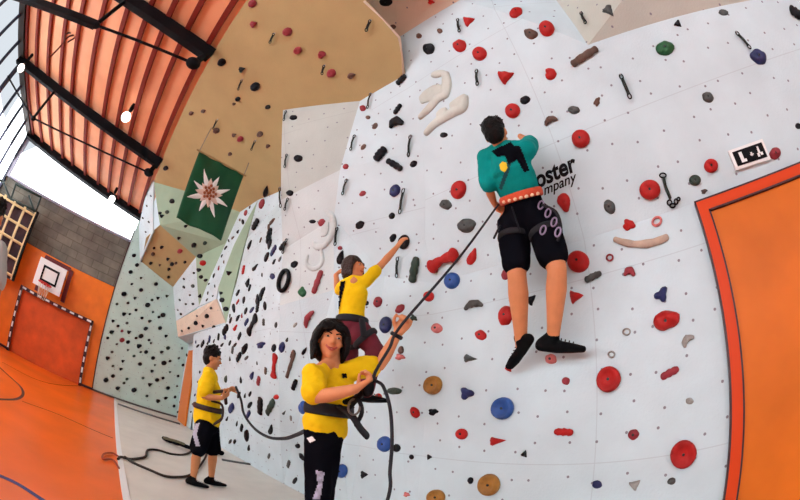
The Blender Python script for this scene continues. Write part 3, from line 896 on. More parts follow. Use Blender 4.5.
HOLDS = """
469 21 13 10 20 wedge red|small jagged red hold near the top edge, just right of a thin hanging sling
516 13 13 10 15 blob red|red oval hold near the top edge of the leaning wall
547 29 15 15 0 round red|round red hold beside a brown oval hold, high on the wall
531 34 10 14 -15 blob brown|mottled brown oval hold touching the left of a round red one
460 46 13 12 30 blob red|red oval hold above and left of a second red oval, high left
480 54 14 13 30 round red|dark-rimmed red round hold under the small jagged red hold
429 49 12 11 40 blob black|black oval hold right of the top corner of the bulging wall
419 36 6 5 0 blob brown|tiny dark hold just above the black oval near the bulge corner
440 31 5 5 0 blob brown|tiny brown hold right of the tiny dark one near the top crease
506 77 18 14 25 wedge red|large red wedge hold above the climber's head
550 74 13 12 0 pac red|red bitten-disc hold right of the large red wedge
525 100 11 8 20 blob black|black oval hold directly above right of a red disc over the climber's head
513 111 15 14 40 round red|red round hold closest above the climber's black hair
444 135 8 5 10 blob black|small flat black hold below the sand-coloured sculpted relief
585 57 30 9 33 bar brown|long dark slanting leaf-shaped hold under the upper beige panel
609 11 13 11 -50 wedge grey|dark grey blunt hold on the beige panel at the top edge
597 102 11 7 70 star brown|small brown splintered hold left of the round red hold's upper right
574 110 12 8 0 blob grey|dark oval hold just above the round red hold at head height
551 121 14 7 25 crescent brown|brown crescent hold right of the climber's head
581 139 18 18 0 round red|clean round red hold above the black lettering
431 2 8 6 0 star red|small red hold cut by the top edge on the peach panel
386 2 13 9 0 blob black|black round hold cut by the top edge on the peach panel
393 27 6 5 0 blob brown|small brown hold low on the peach panel
678 24 9 8 -40 wedge black|small black wedge hold above right of the green oval hold
665 48.6 18 14 0 blob green|dark green oval hold high on the right, the only clear green one there
723.5 12.6 10 6 -10 blob grey|flat grey-black hold near the top right of the wall
758.6 57 18 13 -35 blob navy|navy blue oval hold hanging below a slanting sling, top right
708 97.5 12 10 -30 blob grey|dark pitted oval hold midway between green oval and exit sign
796 14 12 9 -35 bar black|black hold cut by the right edge, near the top corner
798 126 6 6 0 blob black|black hold cut by the right edge above the door
711 166 14 14 0 round red|small round red hold left of the exit sign
775 153.4 13 11 60 blob dred|brown-red hold half behind the right end of the exit sign
695 180.4 12 11 0 round dgreen|round dark green hold above the corner of the door frame
650 190 21 20 0 round red|large round red hold left of the dangling dark chain
609.5 207 15 11 -65 blob grey|dark grey oval hold right of the climber's waist
629 225 15 14 0 star red|red star-shaped hold above the long sand-coloured bar
657 222 12 10 40 ring pinkred|small pinkish red ring hold above the right end of the sand bar
641 242 60 9 2 sausage sand|very long sand-coloured curved bar hold left of the door
610 258 8 8 30 ring dred|tiny dark red looped hold below the left end of the sand bar
629.6 273 10 9 0 crescent dred|small dark red hook hold below the middle of the sand bar
578.6 262 22 21 0 round red|large round red hold touching the climber's bare right knee
593.6 277 16 8 25 bar grey|dark grey bar hold below right of the red disc at the climber's knee
564.5 203 21 16 -75 drop red|red drop-shaped hold right behind the climber's harness
704 191.5 8 6 30 star grey|little grey hold left of the door frame's top corner
575.6 296.6 17 14 10 wedge red|red lopsided hold beside the climber's right calf
661.4 295.4 18 15 65 heart navy|navy heart-shaped hold above the big orange-red kidney hold
666 322.4 28 23 15 kidney red|big red kidney-shaped hold left of the door
626.6 332 9 8 0 ring lgrey|pale grey knob left of the big red kidney hold
687.5 341 14 8 50 crescent lgrey|grey curved hold below right of the big red kidney hold
611.6 354.5 8 8 0 ring lgrey|pale grey knob just above the large red dish hold
609 379.4 26 23 70 dish red|large red dish hold below right of the climber's shoes
566 381 8 8 0 blob dred|small dark red knob left of the large red dish hold
670 373 18 9 28 bar dred|dark red ribbed bar hold left of the door frame
689.6 401 8 7 0 blob lgrey|small grey hold between the ribbed bar and the lower red dish
633.5 434.6 12 10 25 blob dred|small red hold left above the lower right red dish
683.6 454 29 25 65 dish red|largest red dish hold low beside the door
671.6 481 9 7 20 blob grey|small grey hold under the largest red dish hold
635 484.4 14 11 40 wedge lgrey|grey wedge hold near the bottom edge, left of the largest dish
597 484.4 10 8 0 blob navy|blue-black oval hold near the bottom edge
564 432 17 9 -3 bar red|short red bar hold level on the lower wall
496.6 441 19 9 5 wedge red|pointed red wedge hold above the big ochre disc
462 434 12 11 0 round red|round red hold left of the pointed red wedge
524.5 454 9 7 70 wedge black|small black hold right of the pointed red wedge
503.5 408.5 23 20 60 dish blue|bright blue dish hold under the climber's left shoe
466.6 393.5 15 14 0 heart navy|navy heart-shaped hold left above the blue dish hold
434 385.4 19 16 65 dish ochre|ochre dish hold right of the girl's belaying hand
490 484.7 22 20 80 dish ochre|large ochre dish hold near the bottom edge
437 497 17 15 0 dish ochre|ochre dish hold cut by the bottom edge
415 412.4 12 9 -60 blob red|small red hold left of the black Y-shaped hold
433.4 412 11 8 15 star black|small black Y-shaped hold under the upper ochre dish
429.4 457 6 6 0 wedge black|tiny black hold above the ochre dish at the bottom edge
411.5 457 5 5 0 blob black|tiny black hold right of the hanging rope
470.5 480.5 7 6 80 blob black|tiny black hold left of the large ochre dish
469.6 358.4 15 9 -5 wedge grey|grey and black chevron hold above the navy heart hold
406.6 494.6 7 6 0 star pinkred|tiny pinkish hold near the bottom edge
452.5 281 17 14 60 round blue|blue oval hold just under the slanting rope
444 260.5 27 15 28 bone red|long red bone-shaped hold crossed by the slanting rope
472.6 256 19 10 70 drop red|red drop hold left of the climber's thigh
474 305.6 20 8 12 crescent grey|grey wavy crescent hold left of the climber's left calf
429 296.6 11 10 20 round red|red round hold crossed by the slanting rope near the girl's hand
437 328.4 11 10 0 blob pinkred|washed red knob right of the girl's raised hand
481 335 12 10 -30 blob red|small red oval hold left of the climber's left shoe
413.5 318 9 7 -20 star dgreen|small dark green hold beside the girl's raised fist
506 315.5 20 14 80 blob red|red oval hold half behind the climber's left calf
505.6 274.4 11 8 80 blob dred|dark red hold at the hem of the climber's shorts
531 299.6 13 11 40 wedge black|black hold between the climber's calves
551 359 12 10 -10 blob pinkred|mottled pink foothold under the climber's right shoe
509 368 9 8 60 wedge red|red foothold under the climber's left toe
459 190 19 14 70 round red|red oval hold left of the climber's elbow
446 204.7 12 10 -20 blob grey|small dark grey hold under the red oval left of the climber
467 225.4 18 14 15 blob grey|grey-green boulder-like hold near the top end of the rope
404 242 15 11 75 round black|black round handhold in the young climber's stretched hand
393 238 9 6 60 blob black|smaller black handhold left of the young climber's fingers
415 269.5 25 9 80 bar dgreen|upright dark green lumpy bar hold right of the young climber
381 154.6 13 9 50 bar black|black slanted hold left above the long slanting bar
395 165 16 8 -32 bar black|black slanted bar hold on the bulge
413.6 164 8 6 40 blob black|small black hold near the edge of the bulge
395 190.6 13 10 60 blob navy|navy oval hold left of a long hanging sling
392 216 7 6 60 blob black|small black hold under the navy oval hold
360 225 10 7 40 blob black|black hold above the young climber's head
362.6 193.6 7 5 30 blob dred|small dark red hold above the black hold over the young climber
346 166.6 6 5 30 blob dred|small brown-red hold on the crease of the bulge
363.5 147 7 4 50 blob brown|small brown hold right of a thin sling under the overhang corner
396.6 123.6 14 9 20 crescent black|big black hold with curved back near the edge of the bulge
398 109.4 11 5 55 bar black|short slanted black bar just above the big curved black hold
402 80 11 6 45 bar black|black hold in the upper corner of the bulge
363 108.4 6 6 0 blob dred|small red hold right below the tan overhang's inner corner
368 117.4 5 4 0 blob brown|tiny brown hold below the small red one at the overhang corner
375 126 7 5 50 blob brown|small rusty hold right of the overhang's inner corner
293.4 117.6 8 5 5 blob black|black hold in the top left corner of the pale prow
298.4 158.5 9 7 0 blob black|black round hold high on the pale prow
290 193 7 6 0 blob black|black hold on the left edge of the pale prow
322 222.7 7 8 60 blob dred|red hold inside the white curled relief
312.5 221.5 7 4 0 blob black|small black hold left of the white curled relief
341 257 15 8 75 drop black|black drop hold just left of the young climber's hair
340 248 5 4 0 blob dred|tiny red hold on top of the black drop hold
302.6 291.6 11 9 90 drop green|green drop-shaped hold left of the young climber
318 282 25 6 70 bar dred|long upright dark red bar left of the young climber's back
309 319 20 6 65 crescent dred|dark red curved bar above the girl's hair
285 281 27 12 75 ring black|large black oval ring hold on the left part of the wall
263 294 14 5 70 crescent black|black curved hold left of the large ring
272.6 276.4 7 6 0 blob navy|dark blue hold left of the large black ring
294.4 264.4 8 6 40 blob black|black hold just above the large black ring
253 325 20 6 65 bone black|long black bone-shaped hold with a red foot above the far boy
261 345 12 7 35 star navy|blue-black pronged hold left of the red stack
282 347.4 11 6 80 blob navy|dark blue upright hold right of the red stack
275 366 24 6 85 bone red|tall red bone-shaped hold on the left part of the wall
274 348 8 5 80 blob black|black hold standing on the tall red bone-shaped hold
291 365 30 4 72 bar brown|long thin brown bar slanting right of the tall red hold
295 384.6 10 5 70 bar black|short black bar below the long thin brown bar
261 406 16 6 87 bar black|thick upright black bar above the sagging rope
271 407 16 5 62 bar dgreen|slanted dark green bar beside the thick upright black bar
276.4 397 6 5 0 blob red|small red hold topping the slanted dark green bar
303 407.4 13 8 90 blob blue|blue oval hold at the girl's elbow
271 429.4 11 6 80 drop black|black hold above the sag of the rope
302 457 9 5 -60 drop black|black drop hold left of the girl's thigh
298 446 5 5 0 blob black|small black hold behind the girl's hip
342 471 14 10 85 round blue|blue oval hold touching the girl's right trouser leg
364.4 474.6 8 8 0 wedge black|black hold between the blue ovals near the bottom edge
385 444 16 13 85 round blue|blue round hold crossed by the hanging rope
396.8 448 8 8 0 round black|black round hold touching the hanging rope
394 391 15 7 0 blob dgreen|flat dark green oval hold right of the girl's belay hand
378.6 396.8 7 7 0 blob red|small red hold left of the flat dark green oval
386 325 17 11 80 round navy|dark navy round hold left of the girl's raised wrist
394 335 7 4 -40 blob navy|small dark hold between the navy round one and the girl's wrist
400 309 11 7 40 blob dred|dark red oval hold above the girl's raised fist
378 302 11 9 60 blob dred|maroon knob hold right of the young climber's waist
366 303 6 5 0 blob black|tiny black hold left of the maroon knob
401 350 8 6 80 blob brown|brown small hold above a pink pronged hold
400 357 12 7 0 star pinkred|pink pronged hold right of the girl's shoulder
"""
DRAWS = """
459 20 461 33
478 71 479 86
583 14 588 25
621 76 631 100
736 34 750 50
372 94 369 109
412 136 410 157
405 189 401 214
348 180 344 195
338 228 336 246
356 136 352 151
399 257 398 277
288 155 286 168
281 188 282 208
289 199 286 210
288 239 284 253
287 112 285 121
371 20 367 30
325 65 323 73
275 33 271 42
243 79 239 89
218 119 214 128
256 140 252 149
"""
SMALL = """
252.5 3.6 8 dred o
253.4 24 8 dred o
287.6 31.8 9 dred o
298 50.4 8 dred o
322 54.3 9 dred o
331.4 73 9 dred o
351.8 75.6 8 brown o
222 62 8 black o
242 69.3 7 black o
255.5 86.4 9 black o
238 99 5 black o
234 104 4 brown o
268 107 5 black o
203.6 111 5 brown o
216.5 130.5 6 brown o
234 135 5 brown o
240.5 139 6 dred o
260 134 6 brown o
268 146 5 brown o
230 154 4 brown o
191.6 113 5 brown o
166 168 5 black o
220 32 5 dred o
265 306 6 black l
258 308 5 black l
252 376 7 navy l
245 349 8 black l
239.4 357 5 black l
246.6 358 4 grey l
230 359 4 grey l
233 350 4 grey l
230 343 4 black l
235.4 328 6 red l
226 330 6 black l
241 380 5 black l
226 379 5 dgreen l
259 381 5 dred l
250 394 4 black l
250 405 5 black l
232 408 6 navy l
247 435.6 8 black l
237 423.6 4 black l
242 428 4 black l
227 419 4 black l
230.4 441.4 4 black l
235 441.6 3 black l
249 448 5 black l
269 456 4 grey l
289 464 4 grey l
295 480.6 5 black l
284 413 4 grey l
291 418 3 lgrey l
276 325 4 grey l
287 340 4 black l
293 354 5 brown l
304.4 351 6 black l
295 325 4 lgrey l
264 322 4 grey l
244 300 5 black l
246 311 5 black l
240 336 4 black l
235 345 4 black l
257 363 3 grey l
266 371 4 brown l
245 396 4 black l
239 395 5 black l
249 414 4 navy l
222 345 4 black l
225 337 4 navy l
219 337 4 black l
214 341 3 black l
208 343 4 black l
203 344 4 black l
198 346 4 black l
196 342 3 navy l
210 339 4 navy l
231 320 5 black l
238 318 5 black l
247 322 4 navy l
190 362 3 black f
187 370 3 black f
186 380 3 navy f
184 390 4 black f
181 402 4 black f
178 376 3 black f
177 386 3 grey f
175 397 3 black f
174 406 3 black f
178 412 3 black f
183 365 3 black f
179 358 3 grey f
200 372 3 black f
198 382 3 grey f
195 395 3 navy f
193 404 3 grey f
191 412 3 black f
187 355 3 black f
182 348 3 black f
134 255.5 4 black e
142 261 3 black e
137 265 4 black e
130.6 272 4 black e
141 278 3 black e
156 284 4 black e
132 284 3 black e
141 290 4 black e
135 298 4 black e
124 294 5 black e
147.6 305 5 black e
124 314 5 black e
136 310 3 black e
130 314 3 black e
142 318 3 black e
167 296 4 dgreen e
163 315 5 black e
159 317 3 black e
146 328.6 5 black e
160 328 4 black e
112 332 5 black e
122 331 3 dred e
129 332 5 black e
141 336 5 black e
145 329 3 black e
139 346 6 black e
149 340 3 black e
117 344 3 grey e
107.6 338 3 black e
123 361 4 black e
140 364 4 black e
153 358 4 black e
121 369 4 black e
106 380 5 black e
118 388 5 black e
134 390 5 black e
150 384.6 5 black e
127 379 3 dgreen e
143 378 3 dgreen e
158 401 5 black e
157 380 4 black e
141 352 3 dgreen e
136 338 3 black e
151 343 3 black e
113 376 4 black e
124 383 3 dgreen e
107.6 358 5 black e
112 352 3 grey e
113 366 3 dgreen e
122 340 5 dred e
128 350 3 black e
134 356 3 dgreen e
146 352 4 black e
166 336 4 black e
168 348 4 dgreen e
162 352 4 black e
164 363 5 black e
170 372 3 dgreen e
163 378 3 black e
168 388 4 black e
152 371 4 black e
147 396 3 dgreen e
166 398 4 black e
170 361 3 black e
155 365 3 dgreen e
128 342 4 black e
118 326 3 black e
113 321 4 black e
127 323 3 grey e
150 321 4 dgreen e
152 300 3 dgreen e
158 298 4 black e
117 304 3 dgreen e
128 303 3 black e
153 312 3 black e
154 248 3 black u
162 247 4 black u
153 254 4 brown u
168 259 4 black u
172 264 4 black u
176 263 3 brown u
169 269 4 black u
168.6 277 3 black u
151 263 4 black u
180 251 5 dred u
160 265 3 brown u
185 262 3 black u
143 218 3 black v
147 206 3 black v
149 222 3 black v
146 232 3 black v
151 196 3 navy v
162 216 5 black v
172 201 5 black s
173 202 3 black s
160 213 4 black s
167 212 4 dgreen s
186 226 4 black s
194 245 5 black s
179 238 4 black s
205 243 4 dgreen s
200 256 5 black s
199 270 5 black s
203 263 6 red s
206 280 4 black s
201 277 4 black s
229 273 6 black s
222 300 5 black s
226 309 5 black s
221 293 4 black s
209 284 3 black r
215 286 3 black r
208 293 3 grey r
200 296 4 black r
222 256 3 black r
226 248 4 black r
229 241 4 black r
224 262 3 brown r
219 268 4 dred r
214 276 4 black r
238 232 4 black r
233 238 4 brown r
243 222 4 black r
240 220 3 brown r
246 213 5 dred r
250 207 3 brown r
207 300 3 black r
213 296 3 black r
184 287 4 black p
193 286 4 grey p
194 273 3 black p
180 300 3 black p
186 304 3 grey p
193 304 3 black p
178 310 3 grey p
181 314 3 black p
184 279 3 black p
190 295 3 brown p
182 331 3 grey p
189 328 4 black p
196 323 5 black p
203 326 4 black p
207 316 5 black p
214 327 4 black p
197 316 3 grey p
211 308 3 grey p
266 191 8 black n
262 204 7 dred n
256 225 7 black n
272 222 6 brown n
269 228 5 brown n
270 236 8 black n
270 244 7 black n
250 245 7 black n
274 251 6 navy n
255 268 7 black n
262 275 3 black n
244 270 5 red n
248 283 8 black n
238 293 5 black n
238 302 3 red n
234 308 6 black n
242 316 4 dred n
250 288 4 black n
267 257 7 black n
274 262 5 black n
283 246 6 black n
258 300 8 black n
230 316 3 grey n
261 240 3 brown n
280 259 4 grey n
252 310 5 navy n
"""

# ================================================================== CLIMBING HOLDS
def outline(kind, a):
    """radius of the outline at angle a, major half axis 1"""
    c, s = math.cos(a), math.sin(a)
    if kind in ('round', 'dish', 'blob'):
        return 1.0
    if kind == 'wedge':
        t_ = a % (2 * math.pi / 3)
        return 0.15 + 0.85 * 0.5 / math.cos(t_ - math.pi / 3) * (1.0 if math.cos(a) > -.3 else 1.25)
    if kind == 'star':
        return 0.80 + 0.12 * math.cos(3 * a + .4) + 0.10 * math.cos(5 * a + 1.9)
    if kind == 'drop':
        return 0.72 + 0.28 * max(0, -math.cos(a)) ** 0.5 - 0.18 * max(0, math.cos(a)) ** 2 + 0.42 * max(0, math.cos(a)) ** 8
    if kind == 'heart':
        return 0.78 + 0.22 * math.cos(3 * a) + 0.08 * math.cos(a)
    if kind == 'kidney':
        return 0.92 + 0.06 * math.cos(2 * a) + 0.10 * math.cos(a - 1.0) - 0.20 * max(0, math.cos(a + 1.2)) ** 4
    if kind == 'pac':
        return 1.0 - 0.5 * max(0, math.cos(a - math.pi)) ** 6
    return 1.0

def hold_mesh(bm, kind, Av, Bv, n, h, seed, seg=22):
    """Av, Bv half axes in the wall plane, h height along n; origin at the hold's foot"""
    rnd = random.Random(seed)
    if kind in ('bar', 'sausage', 'bone', 'crescent'):
        K = 9
        pts, rad = [], []
        for i in range(K):
            t = -1 + 2 * i / (K - 1)
            bow = {'bar': 0.05, 'sausage': -1.3, 'bone': 0.2, 'crescent': 0.9}[kind]
            w = 1 - 0.12 * abs(t)
            if kind == 'bone': w = 0.62 + 0.5 * abs(t) ** 2
            if kind == 'crescent': w = 1.05 - 0.55 * t * t
            if kind == 'sausage': w = 0.75 + 0.35 * (t + 1) / 2 * (1 - max(0, t) ** 6) + .05
            w *= 1 + 0.12 * math.sin(i * 2.1 + seed)
            pts.append(Av * (t * 0.86) + Bv * (bow * (0.5 - t * t)) + n * (h * 0.35))
            rad.append((Bv.length * 0.85 * w, h * 0.62 * w))
        s = Bv.normalized()
        tube(bm, pts, rad, side=s, seg=12)
        return
    if kind == 'ring':
        m = min(Av.length, Bv.length)
        ring_tube(bm, n * (m * .25), Av * 0.78, Bv * 0.74, (m * 0.24, m * 0.3), seg=22, sub=8)
        return
    # domed pad with lobed outline
    prof = {'round': ((1, 0), (1.0, .35), (.9, .75), (.68, .98), (.36, 1.0), (.16, .86)),
            'dish': ((1, 0), (1.02, .45), (.93, .92), (.78, 1.0), (.55, .72), (.25, .62))}.get(kind, ((1, 0), (1.0, .3), (.86, .7), (.6, .95), (.3, 1.05), (.12, 1.0)))
    rings = []
    skx, sky = rnd.uniform(-.15, .15), rnd.uniform(-.15, .15)
    lump = 0.02 if kind in ('round', 'dish') else 0.13
    off = Vector((seed * 1.37 % 50, seed * 2.11 % 50, 0))
    for f, z in prof:
        row = []
        for k in range(seg):
            a = 2 * math.pi * k / seg
            rr = outline(kind, a) * f
            x, y = rr * math.cos(a), rr * math.sin(a)
            nz = noise.noise(Vector((x * 1.6, y * 1.6, z)) + off)
            x2, y2 = x * (1 + lump * nz) + skx * z * (lump * 4), y * (1 + lump * nz) + sky * z * (lump * 4)
            hh = h * z * (1 + lump * 2.5 * nz)
            row.append(bm.verts.new(Av * x2 + Bv * y2 + n * (hh - 0.004)))
        rings.append(row)
    for a, b in zip(rings, rings[1:]):
        for k in range(seg):
            j = (k + 1) % seg
            bm.faces.new((a[k], a[j], b[j], b[k]))
    bm.faces.new(rings[0][::-1]); bm.faces.new(rings[-1])

HG = {'main': 'large climbing holds on the front wall'}
n_hold = 0
QUEUE = []
def make_hold(*a, **k):
    QUEUE.append((a, k))
def build_hold(px, py, w, h_, ang, kind, col, label, group, small=False, into=None):
    global n_hold
    h = wall_hit(px, py)
    if h is None:
        return None
    n_hold += 1
    p, n, _ = h
    r = ray(px, py)
    a = math.radians(ang)
    ca, sa = math.cos(a), -math.sin(a)
    A1 = on_plane(px + ca * w / 2, py + sa * w / 2, p, n) - p
    B1 = on_plane(px + sa * h_ / 2, py - ca * h_ / 2, p, n) - p
    dist = (p - CAM).length
    la, lb = w / 2 / 368 * dist, h_ / 2 / 368 * dist
    if A1.length > 1.9 * la: A1 *= 1.9 * la / A1.length
    if B1.length > 1.9 * lb: B1 *= 1.9 * lb / B1.length
    hh = 0.75 * min(la, lb) if kind not in ('bar', 'sausage', 'bone', 'crescent') else 1.1 * lb
    hh = max(hh, 0.012)
    bm = bmesh.new()
    hold_mesh(bm, kind, A1, B1, n, hh, n_hold, seg=10 if small else 22)
    for v in bm.verts: v.co += p
    if into is not None:
        me_ = bpy.data.meshes.new('tmp'); bm.to_mesh(me_); bm.free()
        k0 = len(into.faces)
        into.from_mesh(me_); into.faces.ensure_lookup_table()
        for q in range(k0, len(into.faces)): into.faces[q].material_index = REST_COL.index(col)
        bpy.data.meshes.remove(me_)
        return None
    o = bm_obj('climbing_hold', bm, HOLDC[col], base=p)
    tag(o, label, 'climbing hold', group)
    if not small and kind in ('round', 'dish', 'kidney', 'blob') and min(w, h_) >= 9:
        z = {'round': .9, 'dish': .66, 'kidney': 1.0, 'blob': 1.0}[kind]
        bm = bmesh.new()
        rr = 0.010
        tube(bm, [p + n * (hh * z - .006), p + n * (hh * z + .002)], rr, seg=6, caps=False)
        bm_obj('bolt', bm, BOLT, o, smooth=False)
    return o

for ln in HOLDS.strip().splitlines():
    d, lab = ln.split('|')
    d = d.split()
    x, y, w, h_, ang = map(float, d[:5])
    g = 'large holds on the front wall' if x > 400 else 'medium holds on the bulging wall and the left wall'
    if (ang and w < h_): w, h_ = h_, w
    make_hold(x, y, w, h_, ang, d[5], d[6], lab, g)

ANCH = [(285, 281, 'the large black ring'), (275, 363, 'the tall red bone-shaped hold'), (291, 365, 'the long thin brown bar'), (261, 406, 'the thick upright black bar'),
        (212, 355, "the far boy's head"), (237, 388, "the far boy's hands"), (275, 438, 'the sag of the rope'), (253, 325, 'the long black bone-shaped hold'),
        (320, 240, 'the curled white relief'), (226, 324, 'the corner of the peach box'), (222, 430, "the far boy's shorts"), (302, 291, 'the green drop-shaped hold')]
CN = {'black': 'black', 'grey': 'grey', 'lgrey': 'pale grey', 'brown': 'brown', 'dred': 'dark red', 'red': 'red', 'navy': 'navy', 'dgreen': 'dark green'}
ORD = ['topmost', 'second from the top', 'third from the top', 'fourth from the top', 'fifth from the top', 'sixth from the top', 'seventh from the top', 'eighth from the top', 'ninth from the top', 'tenth from the top', 'eleventh from the top', 'twelfth from the top', 'thirteenth from the top', 'fourteenth from the top']
DIRS = ['right of', 'above right of', 'above', 'above left of', 'left of', 'below left of', 'below', 'below right of']
rows = [ln.split() for ln in SMALL.strip().splitlines()]
rows = [(float(a), float(b_), float(c), d, e) for a, b_, c, d, e in rows]
PLACE = {'e': 'mint panel beside the orange end wall', 'f': 'white bay around the small far door', 'u': 'tan slanting underside above the mint panel', 'v': 'narrow white sliver under the roof edge',
         's': 'sage green rib sides below the flag', 'r': 'narrow white rib between two sage ones', 'p': 'small peach box and slope above the far door'}
seen = {}
kinds_small = ['blob', 'wedge', 'blob', 'round', 'star', 'blob', 'drop']
for i, (x, y, s, c, g) in enumerate(rows):
    if g == 'o':
        same = sorted(r[1] for r in rows if r[4] == 'o' and r[3] == c)
        lab = '%s hold on the tan overhang, %s of the %s ones' % (CN[c], ORD[same.index(y)], CN[c])
        grp = 'small holds on the tan overhang'
    elif g in 'ln':
        ax, ay, an = min(ANCH, key=lambda q: math.hypot(q[0] - x, q[1] - y))
        k = int(round(math.degrees(math.atan2(ay - y, x - ax)) / 45)) % 8
        dd = math.hypot(ax - x, ay - y)
        far = 'just ' if dd < 16 else ('' if dd < 28 else 'well ')
        lab = '%s %s hold %s%s %s' % ('small' if s >= 5 else 'tiny', CN[c], far, DIRS[k], an)
        grp = 'small holds on the left wall'
    else:
        lab = '%s %s hold on the %s' % ('small' if s >= 5 else 'tiny', CN[c], PLACE[g])
        grp = 'small holds on the ' + PLACE[g]
    e = 1.3 if g in 'lnr' else 1.1
    make_hold(x, y, s * e * (1.2 if g in 'ln' else 1), s * (0.78 if g in 'ln' else .95), (50 + (i * 37) % 45) if g in 'lnrf' else 20, ('bar' if (g in 'ln' and i % 3 == 0) else kinds_small[i % 7]), c, lab, grp, small=True)

QUEUE.sort(key=lambda q: -q[0][2] * q[0][3])
REST_COL = sorted(HOLDC)
rest = bmesh.new()
for i_, (a_, k_) in enumerate(QUEUE):
    if i_ < 298: build_hold(*a_, **k_)
    else: build_hold(*a_, **k_, into=rest)
o = bm_obj('climbing_hold_scatter', rest, HOLDC[REST_COL[0]])
for c_ in REST_COL[1:]: o.data.materials.append(HOLDC[c_])
tag(o, 'tiny far climbing holds dotted over the mint end panel and the far bays', 'climbing holds', None, 'stuff')

# slings with carabiners hanging on the wall
dl = {0: 'near the top edge left of a jagged red hold', 1: 'between the sand relief and the large red wedge', 2: 'on the beige panel left of the grey blunt hold', 3: 'right of the long dark leaf-shaped hold',
      4: 'above the navy oval hold at top right', 5: 'in the corner under the tan overhang', 6: 'on the bulge right of the black slanted holds', 7: 'above the handhold of the young climber',
      8: 'on the crease above the white relief', 9: 'left above the young climber', 10: 'on the pale prow below the tan overhang corner', 11: 'below the handhold of the young climber',
      12: 'beside the black round hold on the pale prow', 13: 'along the left edge of the pale prow', 14: 'just right of the pale prow edge', 15: 'above left of the large black ring',
      16: 'at the top left corner of the pale prow', 17: 'highest on the tan overhang', 18: 'beside the lowest dark red hold of the tan overhang', 19: 'between red holds on the tan overhang',
      20: 'left of the big black hold on the tan overhang', 21: 'low on the tan overhang above the flag', 22: 'lowest on the tan overhang, right of the flag'}
SLM = mat('sling_black', (0.015, 0.02, 0.018), 0.8)
for i, ln in enumerate(DRAWS.strip().splitlines()):
    xa, ya_, xb, yb_ = map(float, ln.split())
    ha = wall_hit(xa, ya_)
    if not ha: continue
    p, n, _ = ha
    a = p + n * 0.03
    bpt = on_plane(xb, yb_, p, n) + n * 0.03
    L = (bpt - a).length
    mx = (math.hypot(xb - xa, yb_ - ya_) / 368 * (p - CAM).length) * 2.0
    if L > mx: bpt = a + (bpt - a) * (mx / L); L = mx
    d = (bpt - a).normalized(); s = d.cross(n).normalized()
    root = empty('quickdraw', p, 'thin black hanging sling with carabiners ' + dl[i], 'quickdraw', 'quickdraws on the wall')
    bm = bmesh.new(); tube(bm, [a + d * L * .18, a.lerp(bpt, .5) + n * .01, a + d * L * .82], [(0.014, 0.006)] * 3, side=s, seg=8)
    bm_obj('sling', bm, SLM, root)
    for c0, sg in ((a + d * L * .1, 1), (a + d * L * .9, -1)):
        bm = bmesh.new(); ring_tube(bm, c0, d * max(.022, L * .11), s * 0.014, 0.0055, seg=14, sub=6)
        bm_obj('carabiner', bm, BLACK, root)
    bm = bmesh.new(); tube(bm, [p - n * .0, a], .008, seg=6)
    bm_obj('hanger', bm, STEEL, root)

# dangling dark chain beside the large red round hold
h = wall_hit(668, 190); p, n, _ = h
bm = bmesh.new()
def wp(x, y, off=.02): return on_plane(x, y, p, n) + n * off
tube(bm, smooth_path([wp(664, 180), wp(665.5, 187), wp(668, 193), wp(670, 198)], 4), [(.017, .012)] * 13, seg=8)
ch = bm_obj('hanging_chain', bm, mat('chain_strap', (0.015, 0.03, 0.022), 0.7), base=p)
tag(ch, 'dark strap and chain links dangling right of the large round red hold', 'chain')
for (x, y, rx, ry) in ((663, 176, 3.2, 2.2), (669.5, 203, 2.2, 2.6), (672.5, 206, 2.6, 2.0), (676, 202, 1.8, 2.6), (678.5, 199.5, 1.4, 1.6)):
    c = wp(x, y); bm = bmesh.new()
    ring_tube(bm, c, wp(x + rx, y) - c, wp(x, y + ry) - c, .006, seg=14, sub=6)
    bm_obj('chain_link', bm, BLACK, ch)

# sculpted reliefs on the wall
def relief(name, pix_list, m, label, nmx, nmy):
    h = wall_hit(nmx, nmy); p, n, _ = h
    bm = bmesh.new()
    for pts, r0, hgt in pix_list:
        P_ = smooth_path([on_plane(x, y, p, n) + n * (hgt * .1) for x, y in pts], 4)
        R0 = r0 / 368 * (p - CAM).length
        K = len(P_)
        tube(bm, P_, [(R0 * 1.15 * (0.75 + .35 * math.sin(math.pi * i / (K - 1))), max(hgt * .6, .01)) for i in range(K)], side=n.cross(P_[-1] - P_[0]).normalized(), seg=12)
    o = bm_obj(name, bm, m, base=p)
    remesh(o, 0.010, 8)
    return tag(o, label, 'climbing relief')
RELM = mat('relief_sand', (0.58, 0.60, 0.55), 0.8, bump=0.3, var=0.12, vscale=5)
RELW = mat('relief_white', (0.56, 0.60, 0.60), 0.8, bump=0.3, var=0.12, vscale=5)
relief('rock_relief', [([(446, 74), (447, 85), (446, 96)], 5, .05), ([(446, 96), (438, 99), (430, 108), (421, 117)], 4, .055),
                       ([(433, 75), (444, 73)], 4, .04), ([(421, 100), (430, 94), (440, 88)], 7, .03),
                       ([(466, 98), (464, 108), (455, 112), (444, 118), (434, 125), (427, 133)], 4.0, .06), ([(452, 106), (460, 102), (465, 97)], 5, .045), ([(438, 115), (446, 110)], 4, .035)],
       RELM, 'sand-coloured sculpted rock relief with two arms on the upper left of the leaning wall', 440, 100)
relief('rock_relief', [([(322, 212), (328, 212), (333, 218), (334, 228), (331, 238), (325, 246)], 3.0, .05), ([(325, 246), (317, 247), (314, 243)], 3, .04),
                       ([(308, 256), (307, 264), (313, 269), (320, 266), (323, 260), (322, 252)], 2.2, .035), ([(326, 222), (324, 236)], 5, .02)],
       RELW, 'white curled rock relief on the bulge left of the young climber', 322, 235)

